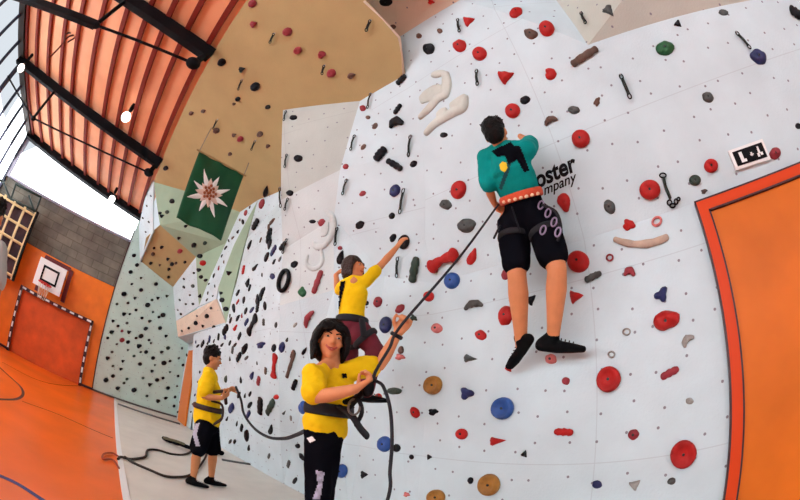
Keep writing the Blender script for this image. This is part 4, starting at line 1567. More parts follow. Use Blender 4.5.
# ================================================================== PEOPLE
def skinmat(name, col): return mat(name, col, 0.55, var=0.08, vscale=12, spec=0.3)
SKIN = skinmat('skin_tanned', (0.66, 0.24, 0.10))
SKIN2 = skinmat('skin_light', (0.70, 0.27, 0.12))
SKIN3 = skinmat('skin_olive', (0.55, 0.22, 0.09))
YEL = mat('yellow_cotton', (0.90, 0.56, 0.006), 0.85, bump=0.9, bscale=11, var=0.08, vscale=7, spec=0.15)
TEAL = mat('teal_cotton', (0.0, 0.27, 0.25), 0.85, bump=0.9, bscale=11, var=0.1, vscale=7, spec=0.15)
HAIRB = mat('hair_black', (0.004, 0.003, 0.003), 0.6, bump=0.6, bscale=60, spec=0.2)
HAIRD = mat('hair_dark_brown', (0.030, 0.010, 0.006), 0.5, bump=0.8, bscale=60)
SHOE = mat('shoe_black', (0.004, 0.004, 0.005), 0.8, spec=0.1)
EYEW = mat('eye_white', (0.5, 0.45, 0.42), 0.4)
IRIS = mat('iris_dark', (0.02, 0.01, 0.008), 0.2)
LIP = mat('lips', (0.50, 0.09, 0.07), 0.5)
TEETH = mat('teeth', (0.85, 0.82, 0.78), 0.3)
BELT = mat('harness_black', (0.012, 0.012, 0.016), 0.8)

def V3(t): return Vector(t)
def norm(v): return Vector(v).normalized()

def hand(bm, W, d, n, k=1.0, curl=0.5, thumb=1, spread=0.10):
    """palm and five fingers from wrist W along d; n = direction the palm faces; thumb on side thumb*(d x n)"""
    d = norm(d); n = norm(Vector(n) - d * Vector(n).dot(d)); s = d.cross(n).normalized() * thumb
    W = Vector(W)
    pl = 0.075 * k
    tube(bm, [W - d * .015 * k, W + d * .02 * k, W + d * pl * .65, W + d * pl], [(.024 * k, .017 * k), (.030 * k, .016 * k), (.037 * k, .014 * k), (.036 * k, .012 * k)], side=s, seg=12)
    for i, (off, L) in enumerate(((.028, .066), (.0095, .074), (-.0095, .069), (-.028, .054))):
        p = W + d * pl * .9 + s * off * k
        dd = (d + s * (off * spread * 60 * .1)).normalized()
        pts = [p - d * .02 * k, p]
        ang = 0.0
        for q in range(3):
            ang += curl * (0.75, 1.0, .8)[q]
            v = dd * math.cos(ang) + n * math.sin(ang)
            pts.append(pts[-1] + v * (L * k * (.45, .32, .23)[q]))
        tube(bm, pts, [.0088 * k, .0088 * k, .0082 * k, .0076 * k, .0066 * k], seg=8)
    p = W + d * .018 * k + s * .024 * k
    v1 = (d * .55 + s * .75 + n * .35).normalized()
    p2 = p + v1 * .032 * k
    v2 = (d * .85 + s * .15 + n * (.35 + curl * .5)).normalized()
    p3 = p2 + v2 * .028 * k
    v3 = (d * .8 - s * .2 + n * (.4 + curl * .7)).normalized()
    tube(bm, [p - v1 * .01, p, p2, p3, p3 + v3 * .02 * k], [.012 * k, .012 * k, .0105 * k, .0095 * k, .0075 * k], seg=8)

def head_geo(bm, c, f, u, k):
    s = f.cross(u).normalized()
    E = lambda o, rx, ry, rz: ellip(bm, c + s * o[0] * k + f * o[1] * k + u * o[2] * k, rx * k, ry * k, rz * k, s, f, u)
    E((0, -.012, .022), .073, .090, .086)
    E((0, .020, -.030), .060, .064, .072)
    E((0, .034, -.066), .042, .044, .040)
    E((0, .062, -.090), .020, .020, .018)
    for g in (-1, 1):
        E((g * .036, .052, -.032), .022, .022, .024)
        E((g * .074, -.006, -.014), .009, .020, .030)
        E((g * .028, .073, .018), .024, .010, .008)
    tube(bm, [c + f * .078 * k + u * .004 * k, c + f * .097 * k - u * .024 * k], [.008 * k, .012 * k], seg=8)
    for g in (-1, 1): E((g * .010, .086, -.030), .008, .009, .007)

def face_parts(root, c, f, u, k, smile=False, brow=HAIRB):
    s = f.cross(u).normalized()
    P = lambda x, y, z: c + s * x * k + f * y * k + u * z * k
    for g in (-1, 1):
        bm = bmesh.new(); ellip(bm, P(g * .030, .076, .001),   .0115 * k, .008 * k, .0050 * k, s, f, u, 12, 8)
        e = bm_obj('eye', bm, EYEW, root)
        bm = bmesh.new(); ellip(bm, P(g * .030, .0825, .001), .0058 * k, .0035 * k, .0050 * k, s, f, u, 10, 6)
        bm_obj('iris', bm, IRIS, e)
        bm = bmesh.new(); tube(bm, [P(g * .014, .084, .019), P(g * .030, .085, .025), P(g * .047, .075, .018)], [.004 * k] * 3, seg=6)
        bm_obj('eyebrow', bm, brow, root)
    if smile:
        bm = bmesh.new(); tube(bm, smooth_path([P(-.028, .072, -.050), P(-.014, .084, -.058), P(0, .088, -.060), P(.014, .084, -.058), P(.028, .072, -.050)], 3), .0045 * k, seg=6)
        tube(bm, smooth_path([P(-.028, .072, -.050), P(0, .086, -.071), P(.028, .072, -.050)], 3), .0055 * k, seg=6)
        l = bm_obj('lips', bm, LIP, root)
        bm = bmesh.new(); ellip(bm, P(0, .080, -.063), .019 * k, .007 * k, .0065 * k, s, f, u, 10, 6)
        bm_obj('teeth', bm, TEETH, l)
    else:
        bm = bmesh.new(); tube(bm, [P(-.022, .076, -.057), P(0, .085, -.058), P(.022, .076, -.057)], .006 * k, seg=6)
        bm_obj('lips', bm, LIP, root)

def shoe(root, ank, toe, up, k=1.0, m=SHOE, sole=None):
    ank, toe, up = Vector(ank), Vector(toe), norm(up)
    d = (toe - ank); d = (d - up * d.dot(up)).normalized()
    L = 0.255 * k
    h0 = ank - up * 0.05 * k - d * .06 * k
    s = d.cross(up)
    bm = bmesh.new()
    tube(bm, [h0, h0 + d * L * .35, h0 + d * L * .7, h0 + d * L * .92], [(.032 * k, .034 * k), (.036 * k, .036 * k), (.044 * k, .026 * k), (.034 * k, .018 * k)], side=s, seg=12)
    tube(bm, [ank - up * .04 * k, ank + up * .03 * k], [.040 * k, .036 * k], seg=12)
    tube(bm, [h0 + up * .01, ank + up * .02 * k], .03 * k, seg=10)
    sh = bm_obj('shoe', bm, m, root)
    remesh(sh, .007, 4)
    bm = bmesh.new()
    for i in range(4):
        q = h0 + d * L * (.42 + .09 * i) + up * (.040 - .004 * i) * k
        tube(bm, [q - s * .02 * k, q + up * .006, q + s * .02 * k], .004 * k, seg=6)
    bm_obj('laces', bm, mat('laces_grey', (0.03, 0.03, 0.035), 0.7), sh)

def strap_loop(bm, c, axis, side, a, b, hgt=.022, t=.006, seg=30):
    axis = norm(axis); side = norm(Vector(side) - axis * Vector(side).dot(axis))
    fr_ = axis.cross(side)
    ring_tube(bm, c, side * a, fr_ * b, (t, hgt), seg=seg, sub=8)

def person(label, loc, J, skin, k=1.0, vox=.009):
    root = empty('person', loc, label, 'person')
    bm = bmesh.new()
    sh = (Vector(J['shR']) - Vector(J['shL'])).normalized()
    tr = J.get('tr', 1.0) * k
    neckb = Vector(J['neck'])
    tube(bm, [J['pelvis'], J['waist'], J['chest'], neckb], [(.125 * tr, .085 * tr), (.105 * tr, .075 * tr), (.135 * tr, .090 * tr), (.07 * tr, .05 * tr)], side=sh, seg=16)
    tube(bm, [J['shL'], neckb, J['shR']], [.042 * tr, .05 * tr, .042 * tr], seg=12)
    f, u = norm(J['f']), norm(J['u'])
    u = (u - f * u.dot(f)).normalized()
    hc = Vector(J['head'])
    tube(bm, [neckb - (hc - neckb).normalized() * .03, neckb.lerp(hc, .5), hc - u * .03 * k], [.052 * k, .045 * k, .048 * k], seg=14)
    head_geo(bm, hc, f, u, k * J.get('hk', 1))
    for S in 'LR':
        if 'el' + S in J:
            a, b, c = Vector(J['sh' + S]), Vector(J['el' + S]), Vector(J['wr' + S])
            tube(bm, [a, a.lerp(b, .45), b, b.lerp(c, .3), c], [.042 * k, .039 * k, .032 * k, .034 * k, .023 * k], seg=12)
            hd = J['hand' + S]
            hand(bm, c, hd[0], hd[1], k * 1.02, hd[2], hd[3])
        if 'kn' + S in J:
            a, b, c = Vector(J['hip' + S]), Vector(J['kn' + S]), Vector(J['an' + S])
            lr = J.get('lr', 1.0) * k
            back = norm(J.get('back', (0, 0, 0.001)))
            tube(bm, [a, a.lerp(b, .5), b, b.lerp(c, .28) , b.lerp(c, .65), c, c + (c - b).normalized() * .03], [.080 * lr, .068 * lr, .050 * lr, .054 * lr, .042 * lr, .032 * lr, .032 * lr], seg=14)
    body = bm_obj('body', bm, skin, root)
    remesh(body, vox, 3)
    return root

def garment(name, root, tubes, m, vox=.012, it=4, disp=.012, dscale=.09):
    bm = bmesh.new()
    for t in tubes:
        tube(bm, t[0], t[1], side=t[2] if len(t) > 2 else None, seg=18)
    o = bm_obj(name, bm, m, root)
    return remesh(o, vox, it, disp, dscale)

def evalbvh(o):
    bpy.context.view_layer.update()
    dg = bpy.context.evaluated_depsgraph_get()
    e = o.evaluated_get(dg)
    me = e.to_mesh()
    mw = o.matrix_world
    vs = [mw @ v.co for v in me.vertices]
    fs = [tuple(p.vertices) for p in me.polygons]
    e.to_mesh_clear()
    return BVHTree.FromPolygons(vs, fs)

def inside(x, y, pg):
    c = False
    for (x0_, y0_), (x1_, y1_) in zip(pg, pg[1:] + pg[:1]):
        if (y0_ > y) != (y1_ > y) and x < (x1_ - x0_) * (y - y0_) / (y1_ - y0_) + x0_: c = not c
    return c

def print_on(name, parent, pg, m, off=.004, step=1.0):
    """cloth print: a thin skin lying on the garment inside the given outline"""
    t = evalbvh(parent)
    xs = [q[0] for q in pg]; ys = [q[1] for q in pg]
    bm = bmesh.new(); V_ = {}
    def gv(i, j):
        if (i, j) in V_: return V_[(i, j)]
        r = ray(min(xs) + i * step, min(ys) + j * step)
        p, n, q, d = t.ray_cast(CAM, r)
        v = None if p is None else bm.verts.new(p + (n if n.dot(r) < 0 else -n) * off)
        V_[(i, j)] = v
        return v
    W = int((max(xs) - min(xs)) / step) + 1; H = int((max(ys) - min(ys)) / step) + 1
    for i in range(W):
        for j in range(H):
            if inside(min(xs) + (i + .5) * step, min(ys) + (j + .5) * step, pg):
                q = [gv(i, j), gv(i + 1, j), gv(i + 1, j + 1), gv(i, j + 1)]
                if all(q):
                    dd = max((q[a].co - q[(a + 1) % 4].co).length for a in range(4))
                    if dd < .06: bm.faces.new(q)
    for v in [v for v in bm.verts if not v.link_faces]: bm.verts.remove(v)
    o = bm_obj(name, bm, m, parent)
    return o

def hair_obj(root, parts, m, vox=.008, disp=.012):
    bm = bmesh.new()
    for p in parts:
        if p[0] == 'e': ellip(bm, *p[1:])
        else: tube(bm, p[1], p[2], seg=10)
    o = bm_obj('hair', bm, m, root)
    return remesh(o, vox, 2, disp, .03)

def short_hair(root, c, f, u, k, m):
    s = f.cross(u)
    rnd = random.Random(5)
    parts = [('e', c - f * .022 * k + u * .040 * k, .083 * k, .096 * k, .084 * k, s, f, u),
             ('e', c - f * .045 * k - u * .010 * k, .076 * k, .062 * k, .085 * k, s, f, u)]
    for i in range(26):
        a = rnd.uniform(0, 6.28); e_ = rnd.uniform(.2, 1.4)
        d = s * math.cos(a) * math.cos(e_) + f * math.sin(a) * math.cos(e_) + u * math.sin(e_)
        b_ = c - f * .018 * k + u * .045 * k + d * .072 * k
        parts.append(('t', [b_, b_ + (d + f * .5).normalized() * .026 * k], [.016 * k, .007 * k]))
    return hair_obj(root, parts, m)

Z = Vector((0, 0, 1))
# ---------------------------------------------------------------- teal climber
f = norm((-.15, .95, .28)); u = norm((-.05, -.30, .95))
J = dict(head=at(496, 134, 'y', 1.60), f=f, u=u,
         neck=at(504, 149, 'y', 1.68), chest=at(509, 168, 'y', 1.76), waist=at(520, 193, 'y', 1.90), pelvis=at(526, 214, 'y', 1.98),
         shL=at(487, 158, 'y', 1.74), shR=at(526, 151, 'y', 1.70),
         elL=at(489, 189, 'y', 1.76), wrL=at(494, 203, 'y', 1.90), elR=at(530, 143, 'y', 1.92), wrR=at(520, 136, 'y', 2.0),
         hipL=at(513, 222, 'y', 2.0), hipR=at(541, 219, 'y', 2.0), knL=at(517, 276, 'y', 2.02), knR=at(557, 270, 'y', 2.02),
         anL=at(521, 341, 'y', 2.18), anR=at(553, 337, 'y', 2.16))
J['handL'] = ((at(500, 209, 'y', 2.0) - J['wrL']), (.3, .9, 0), .5, 1)
J['handR'] = ((at(512, 131, 'y', 2.04) - J['wrR']), (0, .9, -.3), .45, -1)
J['tr'] = 1.12; J['lr'] = 1.32
C_ = person('climber in teal T-shirt and black shorts on the wall, seen from behind', at(530, 350, 'y', 2.1), J, SKIN, 1.0)
short_hair(C_, J['head'], f, u, 1.0, HAIRB)
face_parts(C_, J['head'], f, u, 1.0)
sd = J['shR'] - J['shL']
hem = J['waist'].lerp(J['pelvis'], .35)
shirt = garment('t_shirt', C_, [([J['neck'], J['chest'], J['waist'], hem], [(.085, .07), (.185, .125), (.155, .115), (.15, .112)], sd),
                       ([J['shL'], J['shL'].lerp(J['elL'], .85)], [.075, .068]), ([J['shR'], J['shR'].lerp(J['elR'], .85)], [.075, .070]),
                       ([J['shL'], J['neck'], J['shR']], [.068, .07, .068])], TEAL, disp=.025)
print_on('shirt_print', shirt, [(492, 151), (511, 142), (514, 146), (520, 146), (524, 155), (529, 171), (524, 172), (517, 160), (509, 165), (505, 156), (498, 157)], BLACK_CLOTH)
print_on('shirt_print', shirt, [(503, 165), (512, 161), (509, 172), (502, 190), (499, 188), (504, 174)], mat('print_dark_teal', (0.0, 0.05, 0.06), .8))
print_on('shirt_print', shirt, [(500, 165), (503, 162), (507, 163), (508, 168), (505, 172), (501, 170)], mat('print_yellow', (0.8, .55, .02), .8), off=.007, step=.5)
def leg_cloth(J, S, t, r0, r1, extra=0):
    return ([J['hip' + S] + (J['pelvis'] - J['hip' + S]) * .3, J['hip' + S], J['hip' + S].lerp(J['kn' + S], t)], [r0, r0, r1])
garment('shorts', C_, [([J['waist'].lerp(J['pelvis'], .25), J['pelvis']], [(.150, .115), (.155, .12)], sd), leg_cloth(J, 'L', .74, .118, .106), leg_cloth(J, 'R', .70, .118, .110)], BLACK_CLOTH, disp=.015)
wc = J['waist'].lerp(J['pelvis'], .18)
bm = bmesh.new(); strap_loop(bm, wc, J['pelvis'] - J['waist'], sd, .163, .132, .030, .010)
belt = bm_obj('harness_belt', bm, mat('harness_orange_red', (0.62, 0.07, 0.02), 0.7, bump=.4), C_)
belt['label'] = 'orange-red waist belt'
bb_ = evalbvh(belt)
for i in range(7):
    q, nn, _, _ = bb_.ray_cast(CAM, ray(504 + i * 5.6, 202 - i * 1.4))
    if q:
        bm = bmesh.new(); ellip(bm, q, .015, .012, .012, seg=8, rg=6)
        bm_obj('belt_patch', bm, mat('belt_cream', (0.85, 0.55, 0.35), .7), belt)
bm = bmesh.new()
for S, r_ in (('L', .112), ('R', .112)):
    strap_loop(bm, J['hip' + S].lerp(J['kn' + S], .3), J['kn' + S] - J['hip' + S], sd, r_, r_, .024, .008)
tube(bm, [at(512, 207, 'y', 1.84), at(520, 232, 'y', 1.88)], [(.012, .004)] * 2, seg=8)
bm_obj('leg_loops', bm, BELT, C_)
for (x, y, m_) in ((541, 205, STEEL), (548, 213, STEEL), (554, 222, STEEL), (558, 232, BELT), (543, 230, STEEL)):
    c = at(x, y, 'y', 1.84)
    bm = bmesh.new(); ring_tube(bm, c, Z * .028 + Vector((.01, 0, 0)), Vector((.015, .008, 0)), .0055, seg=16, sub=6)
    bm_obj('carabiner', bm, mat('carabiner_lilac', (0.35, 0.25, 0.38), 0.3, metal=.5), C_)
bm = bmesh.new(); tube(bm, smooth_path([at(543, 205, 'y', 1.84), at(556, 212, 'y', 1.85), at(561, 228, 'y', 1.88), at(558, 240, 'y', 1.9)], 4), .010, seg=8)
bm_obj('gear_sling', bm, BELT, C_)
bm = bmesh.new(); tube(bm, smooth_path([at(500, 226, 'y', 1.86), at(497, 232, 'y', 1.86), at(494, 238, 'y', 1.86)], 3), .008, seg=8)
bm_obj('gear_sling', bm, BELT, C_)
for S_, q_, k_ in (('L', at(502, 368, 'y', 2.27), 1.12), ('R', at(594, 352, 'y', 2.26), 1.2)):
    d_ = (q_ - J['an' + S_]).normalized()
    d_ = (d_ + Z * (.0 if S_ == 'L' else .25)).normalized()
    shoe(C_, J['an' + S_], J['an' + S_] + d_ * .2, Z - d_ * d_.z, k_)

# ---------------------------------------------------------------- girl belaying
f = norm((.90, -.42, -.06)); u = norm((-.02, .06, 1))
def gp(px, py, x=-1.5): return at(px, py, 'x', x)
J = dict(head=gp(331, 339), f=f, u=u, neck=gp(331, 363), chest=gp(332, 384), waist=gp(328, 412), pelvis=gp(324, 436),
         shL=gp(348, 371, -1.47), shR=gp(314, 375, -1.42), elR=gp(315, 398, -1.36), wrR=gp(355, 389, -1.20),
         elL=gp(380, 365, -1.36), wrL=gp(398, 333, -1.28))
J['handR'] = (gp(369, 381, -1.18) - J['wrR'], (.0, .3, 1), 1.15, -1)
J['handL'] = (gp(406, 321, -1.26) - J['wrL'], (.6, -.6, .1), 1.25, -1)
pel = J['pelvis']
side = norm(J['shR'] - J['shL'])
hs = side * .030
J['hipR'] = pel + hs - Z * .03; J['hipL'] = pel - hs - Z * .03
J['knR'] = Vector((-1.45, .985, .46)) ; J['knL'] = Vector((-1.53, 1.05, .47))
J['anR'] = Vector((-1.50, .93, .09)); J['anL'] = Vector((-1.56, 1.07, .09))
J['tr'] = .84; J['lr'] = .78; J['hk'] = .92
Gp = person('smiling girl with dark bob in yellow T-shirt holding the climbing rope', (-1.5, 1.0, 0), J, SKIN2, .98, .0065)
c = J['head']; s = f.cross(u)
k = 1.0
face_parts(Gp, c, f, u, .90, smile=True)
parts = [('e', c - f * .020 + u * .040, .088, .094, .082, s, f, u), ('e', c - f * .052 - u * .03, .090, .058, .115, s, f, u)]
for g in (-1, 1):
    for i in range(7):
        a_ = -.03 + i * .012
        y_ = .055 - i * .018
        parts.append(('t', smooth_path([c + u * .085 + s * g * .025 + f * (y_ * .6), c + u * .045 + s * g * .072 + f * y_, c - u * .03 + s * g * (.088) + f * (y_ - .008), c - u * (.10 + .01 * (i % 3)) + s * g * .078 + f * (y_ - .012)], 3), [.018, .019, .019, .019, .018, .018, .018, .017, .016, .013]))
for i in range(5):
    x_ = .012 + i * .012
    parts.append(('t', [c + u * .095 + f * .05 + s * .01, c + u * .062 + f * .082 + s * x_, c + u * .038 + f * .082 + s * (x_ + .012)], [.016, .013, .009]))
    parts.append(('t', [c + u * .095 + f * .05 - s * .01, c + u * .062 + f * .080 - s * (x_), c + u * .046 + f * .078 - s * (x_ + .015)], [.016, .013, .009]))
def shrink(p, q=.92):
    if p[0] == 'e': return (p[0], c + (p[1] - c) * q, p[2] * q, p[3] * q, p[4] * q) + tuple(p[5:])
    return ('t', [c + (v - c) * q for v in p[1]], [r * q for r in p[2]])
parts = [shrink(p) for p in parts]
hair_obj(Gp, parts, HAIRB, .008, .008)
sd = J['shR'] - J['shL']
gs = garment('t_shirt', Gp, [([J['neck'] - Z * .035, J['chest'], J['waist'], J['waist'].lerp(J['pelvis'], .55)], [(.085, .055), (.132, .098), (.116, .095), (.124, .100)], sd),
                        ([J['shR'], J['shR'].lerp(J['elR'], .72)], [.054, .060]), ([J['shL'], J['shL'].lerp(J['elL'], .72)], [.054, .058]),
                        ([J['shL'], J['neck'] - Z * .035, J['shR']], [.048, .046, .048])], YEL, vox=.010, disp=.024, dscale=.07)
print_on('chest_badge', gs, [(341, 374), (346, 373), (347, 378), (342, 379)], BLACK_CLOTH, off=.005, step=.6)
tr_ = [([J['waist'].lerp(pel, .55), pel], [(.108, .092), (.106, .092)], sd)]
for S in 'LR':
    tr_.append(([J['hip' + S], J['kn' + S], J['an' + S] + Z * .02], [.074, .056, .050]))
gpants = garment('trousers', Gp, tr_, BLACK_CLOTH, disp=.015)
print_on('trouser_print', gpants, [(316, 470), (324, 472), (322, 484), (320, 499), (313, 499), (318, 484)], mat('print_grey_lilac', (0.42, 0.40, 0.52), .8, var=.5, vscale=30), off=.006)
print_on('hip_badge', gpants, [(308, 438), (313, 436), (316, 440), (311, 443)], WHITE_P, off=.008, step=.5)
bm = bmesh.new(); strap_loop(bm, gp(329, 410), Z, sd, .126, .106, .030, .008)
bm_obj('harness_belt', bm, BELT, Gp)
bm = bmesh.new()
tube(bm, smooth_path([gp(340, 407, -1.38), gp(352, 416, -1.3), gp(360, 428, -1.28), gp(367, 436, -1.28)], 4), [(.022, .012)] * 13, seg=10)
tube(bm, smooth_path([gp(350, 408, -1.34), gp(358, 400, -1.25), gp(362, 412, -1.27), gp(356, 425, -1.3)], 4), [(.010, .010)] * 13, seg=8)
bm_obj('harness_straps', bm, BELT, Gp)
bm = bmesh.new()
tube(bm, smooth_path([gp(346, 402, -1.36), gp(356, 398, -1.28), gp(366, 390, -1.2), gp(372, 378, -1.18)], 4), [(.018, .014)] * 13, seg=10)
ellip(bm, gp(368, 388, -1.18), .03, .022, .04)
bm_obj('belay_device', bm, BLACK, Gp)
bm = bmesh.new(); ring_tube(bm, gp(354, 407, -1.27), Z * .035, Vector((.015, .02, 0)), .005, seg=18)
bm_obj('carabiner', bm, mat('dark_metal', (.15, .13, .12), .4, metal=.6), Gp)
bm = bmesh.new(); strap_loop(bm, J['wrL'].lerp(J['elL'], .08), J['wrL'] - J['elL'], (1, 0, 0), .030, .028, .010, .005)
bm_obj('wristband', bm, BELT, Gp)
shoe(Gp, J['anR'], J['anR'] + Vector((.2, -.12, 0)), (0, 0, 1), .92)
shoe(Gp, J['anL'], J['anL'] + Vector((.2, -.05, 0)), (0, 0, 1), .92)

# ---------------------------------------------------------------- young climber behind her
f = norm((.85, .28, .18)); u = norm((-.15, -.12, 1))
def yp(px, py, x=-2.2): return at(px, py, 'x', x)
J = dict(head=yp(354, 268), f=f, u=u, neck=yp(354, 281, -2.15), chest=yp(354, 292, -2.15), waist=yp(351, 313, -2.15), pelvis=yp(353, 331, -2.15),
         shL=yp(345, 285, -2.22), shR=yp(365, 282, -2.1), elR=yp(383, 263, -2.05), wrR=yp(397, 247, -1.98),
         elL=yp(338, 292, -2.4), wrL=yp(336, 275, -2.5))
J['handR'] = (yp(404, 237, -1.93) - J['wrR'], (0, .9, -.2), .4, 1)
J['handL'] = ((-.1, .5, .8), (0, .9, -.2), .5, -1)
pel = J['pelvis']
J['hipL'] = pel + Vector((-.07, 0, -.02)); J['hipR'] = pel + Vector((.07, .02, -.02))
J['knR'] = yp(376, 351, -2.0); J['knL'] = yp(348, 362, -2.3)
J['anR'] = yp(366, 392, -2.02); J['anL'] = yp(340, 400, -2.4)
J['tr'] = .80; J['lr'] = .80; J['hk'] = 1.0
Y_ = person('young climber in yellow T-shirt reaching up to a black handhold', yp(353, 395, -2.2), J, SKIN, .92)
c = J['head']; s = f.cross(u)
face_parts(Y_, c, f, u, .92)
parts = [('e', c - f * .020 + u * .036, .082, .090, .076, s, f, u), ('e', c - f * .050 - u * .03, .080, .052, .095, s, f, u)]
for g in (-1, 1):
    for i in range(5):
        y_ = .035 - i * .018
        parts.append(('t', [c + u * .05 + s * g * .066 + f * y_, c - u * .02 + s * g * .08 + f * (y_ - .01), c - u * .085 + s * g * .075 + f * (y_ - .02)], [.018, .017, .012]))
hair_obj(Y_, parts, HAIRD, .008, .01)
sd = J['shR'] - J['shL']
ys_ = garment('t_shirt', Y_, [([J['neck'], J['chest'], J['waist'], J['waist'].lerp(pel, .6)], [(.06, .05), (.112, .085), (.100, .082), (.104, .085)], sd),
                        ([J['shR'], J['shR'].lerp(J['elR'], .6)], [.050, .046]), ([J['shL'], J['shL'].lerp(J['elL'], .7)], [.048, .048]),
                        ([J['shL'], J['neck'], J['shR']], [.046, .05, .046])], YEL, disp=.02)
print_on('shirt_print', ys_, [(341, 282), (346, 281), (343, 294), (340, 309), (336, 309), (339, 294)], BLACK_CLOTH, off=.006, step=.8)
DR = mat('dark_red_cloth', (0.13, 0.008, 0.02), .85, var=.3)
garment('trousers', Y_, [([J['waist'].lerp(pel, .7), pel], [(.125, .10), (.13, .105)], sd)] + [([J['hip' + S], J['kn' + S], J['an' + S]], [.092, .075, .055]) for S in 'LR'], DR, disp=.015)
bm = bmesh.new(); strap_loop(bm, J['waist'].lerp(pel, .45), Z, sd, .118, .098, .028, .010)
for S in 'LR': strap_loop(bm, J['hip' + S].lerp(J['kn' + S], .3), J['kn' + S] - J['hip' + S], sd, .098, .098, .022, .008)
tube(bm, [yp(362, 320, -2.0), yp(364, 336, -1.98)], [(.03, .012)] * 2, seg=8)
bm_obj('harness', bm, BELT, Y_)
shoe(Y_, J['anR'], J['anR'] + Vector((.1, .2, 0)), (0, 0, 1), .9)
shoe(Y_, J['anL'], J['anL'] + Vector((-.05, .2, 0)), (0, 0, 1), .9)

# ---------------------------------------------------------------- far boy
f = norm((.42, .90, -.12)); u = norm((.03, .08, 1))
def fp_(px, py, x=-3.8): return at(px, py, 'x', x)
J = dict(head=fp_(213, 358), f=f, u=u, neck=fp_(209, 372), chest=fp_(209, 386), waist=fp_(208, 407), pelvis=fp_(207, 423),
         shR=fp_(209, 378, -3.64), shL=fp_(211, 376, -3.95), elR=fp_(204, 397, -3.55), wrR=fp_(222, 398, -3.45), elL=fp_(214, 394, -3.98), wrL=fp_(229, 390, -3.72))
J['handR'] = (fp_(230, 393, -3.45) - J['wrR'], (-.4, .2, .8), .6, 1)
J['handL'] = (fp_(238, 386, -3.62) - J['wrL'], (.4, 0, -.6), .7, 1)
pel = J['pelvis']
J['hipR'] = pel + Vector((.08, -.04, -.03)); J['hipL'] = pel + Vector((-.06, .05, -.03))
J['knR'] = fp_(197, 452, -3.72); J['knL'] = fp_(213, 452, -3.86)
J['anR'] = Vector((-3.72, fp_(193, 480, -3.72).y, .085)); J['anL'] = Vector((-3.86, fp_(211, 483, -3.86).y, .085))
J['tr'] = 1.0; J['lr'] = .95
B_ = person('boy in yellow T-shirt and black shorts standing far left, handling the rope', (-3.8, 1.1, 0), J, SKIN3, 1.02)
short_hair(B_, J['head'], f, u, 1.05, HAIRB)
face_parts(B_, J['head'], f, u, 1.02)
sd = J['shR'] - J['shL']
garment('t_shirt', B_, [([J['neck'], J['chest'], J['waist'], J['waist'].lerp(pel, .7)], [(.075, .065), (.165, .125), (.152, .135), (.165, .155)], sd),
                   ([J['shR'], J['shR'].lerp(J['elR'], .75)], [.072, .075]), ([J['shL'], J['shL'].lerp(J['elL'], .75)], [.07, .07]), ([J['shL'], J['neck'], J['shR']], [.062, .065, .062])], YEL, disp=.03)
bs = garment('shorts', B_, [([J['waist'].lerp(pel, .75), pel], [(.15, .135), (.155, .14)], sd)] + [([J['hip' + S], J['hip' + S].lerp(J['kn' + S], .85)], [.105, .095]) for S in 'LR'], BLACK_CLOTH, disp=.015)
STRIPE = mat('stripe_grey', (0.45, 0.45, 0.55), .8)
print_on('side_stripe', bs, [(196, 424), (200, 423), (197, 434), (200, 446), (196, 446), (193, 434)], STRIPE, off=.006, step=.7)
bm = bmesh.new(); strap_loop(bm, J['waist'] - Z * .01, Z, sd, .175, .155, .028, .012)
tube(bm, smooth_path([fp_(212, 401, -3.6), fp_(222, 405, -3.55), fp_(222, 418, -3.6), fp_(214, 424, -3.65)], 4), [(.028, .012)] * 13, seg=8)
tube(bm, smooth_path([fp_(214, 392, -3.62), fp_(224, 392, -3.52), fp_(226, 403, -3.55)], 4), [(.028, .018)] * 9, seg=8)
bm_obj('harness', bm, mat('harness_brown', (0.04, 0.018, 0.015), .8), B_)
shoe(B_, J['anR'], J['anR'] + Vector((.10, .2, 0)), (0, 0, 1), .92)
shoe(B_, J['anL'], J['anL'] + Vector((.06, .22, 0)), (0, 0, 1), .92)

# ---------------------------------------------------------------- person cut by the left edge
f = norm((-1, .1, 0)); u = Z
cx, cy = -2.75, -1.36
J = dict(head=Vector((cx, cy, 1.62)), f=f, u=u, neck=Vector((cx, cy, 1.47)), chest=Vector((cx, cy, 1.36)), waist=Vector((cx, cy, 1.14)), pelvis=Vector((cx, cy, .98)),
         shR=Vector((cx, cy + .17, 1.41)), shL=Vector((cx, cy - .16, 1.42)), elR=Vector((cx + .05, cy + .29, 1.17)), wrR=Vector((cx - .05, cy + .24, .94)),
         elL=Vector((cx + .03, cy - .22, 1.15)), wrL=Vector((cx - .03, cy - .2, .92)))
J['handL'] = ((0, 0, -1), (0, 1, 0), .4, 1); J['handR'] = ((0, 0, -1), (0, -1, 0), .4, -1)
for S, g in (('L', -1), ('R', 1)):
    J['hip' + S] = Vector((cx, cy + g * .09, .92)); J['kn' + S] = Vector((cx - .02, cy + g * .10, .5)); J['an' + S] = Vector((cx, cy + g * .11, .085))
E_ = person('person in grey T-shirt and dark red shorts, cut off by the left edge', (cx, cy, 0), J, SKIN3, 1.05)
short_hair(E_, J['head'], f, u, 1.0, HAIRB); face_parts(E_, J['head'], f, u, 1.0)
sd = J['shR'] - J['shL']
garment('t_shirt', E_, [([J['neck'], J['chest'], J['waist'], J['waist'] - Z * .06], [(.08, .07), (.185, .14), (.165, .15), (.165, .15)], sd)] + [([J['sh' + S], J['sh' + S].lerp(J['el' + S], .8)], [.075, .075]) for S in 'LR'], mat('grey_cotton', (.42, .43, .42), .85, bump=.3), disp=.02)
garment('shorts', E_, [([J['waist'] - Z * .05, J['pelvis']], [(.17, .15), (.17, .15)], sd)] + [([J['hip' + S], J['hip' + S].lerp(J['kn' + S], .8)], [.11, .105]) for S in 'LR'], DR, disp=.015)
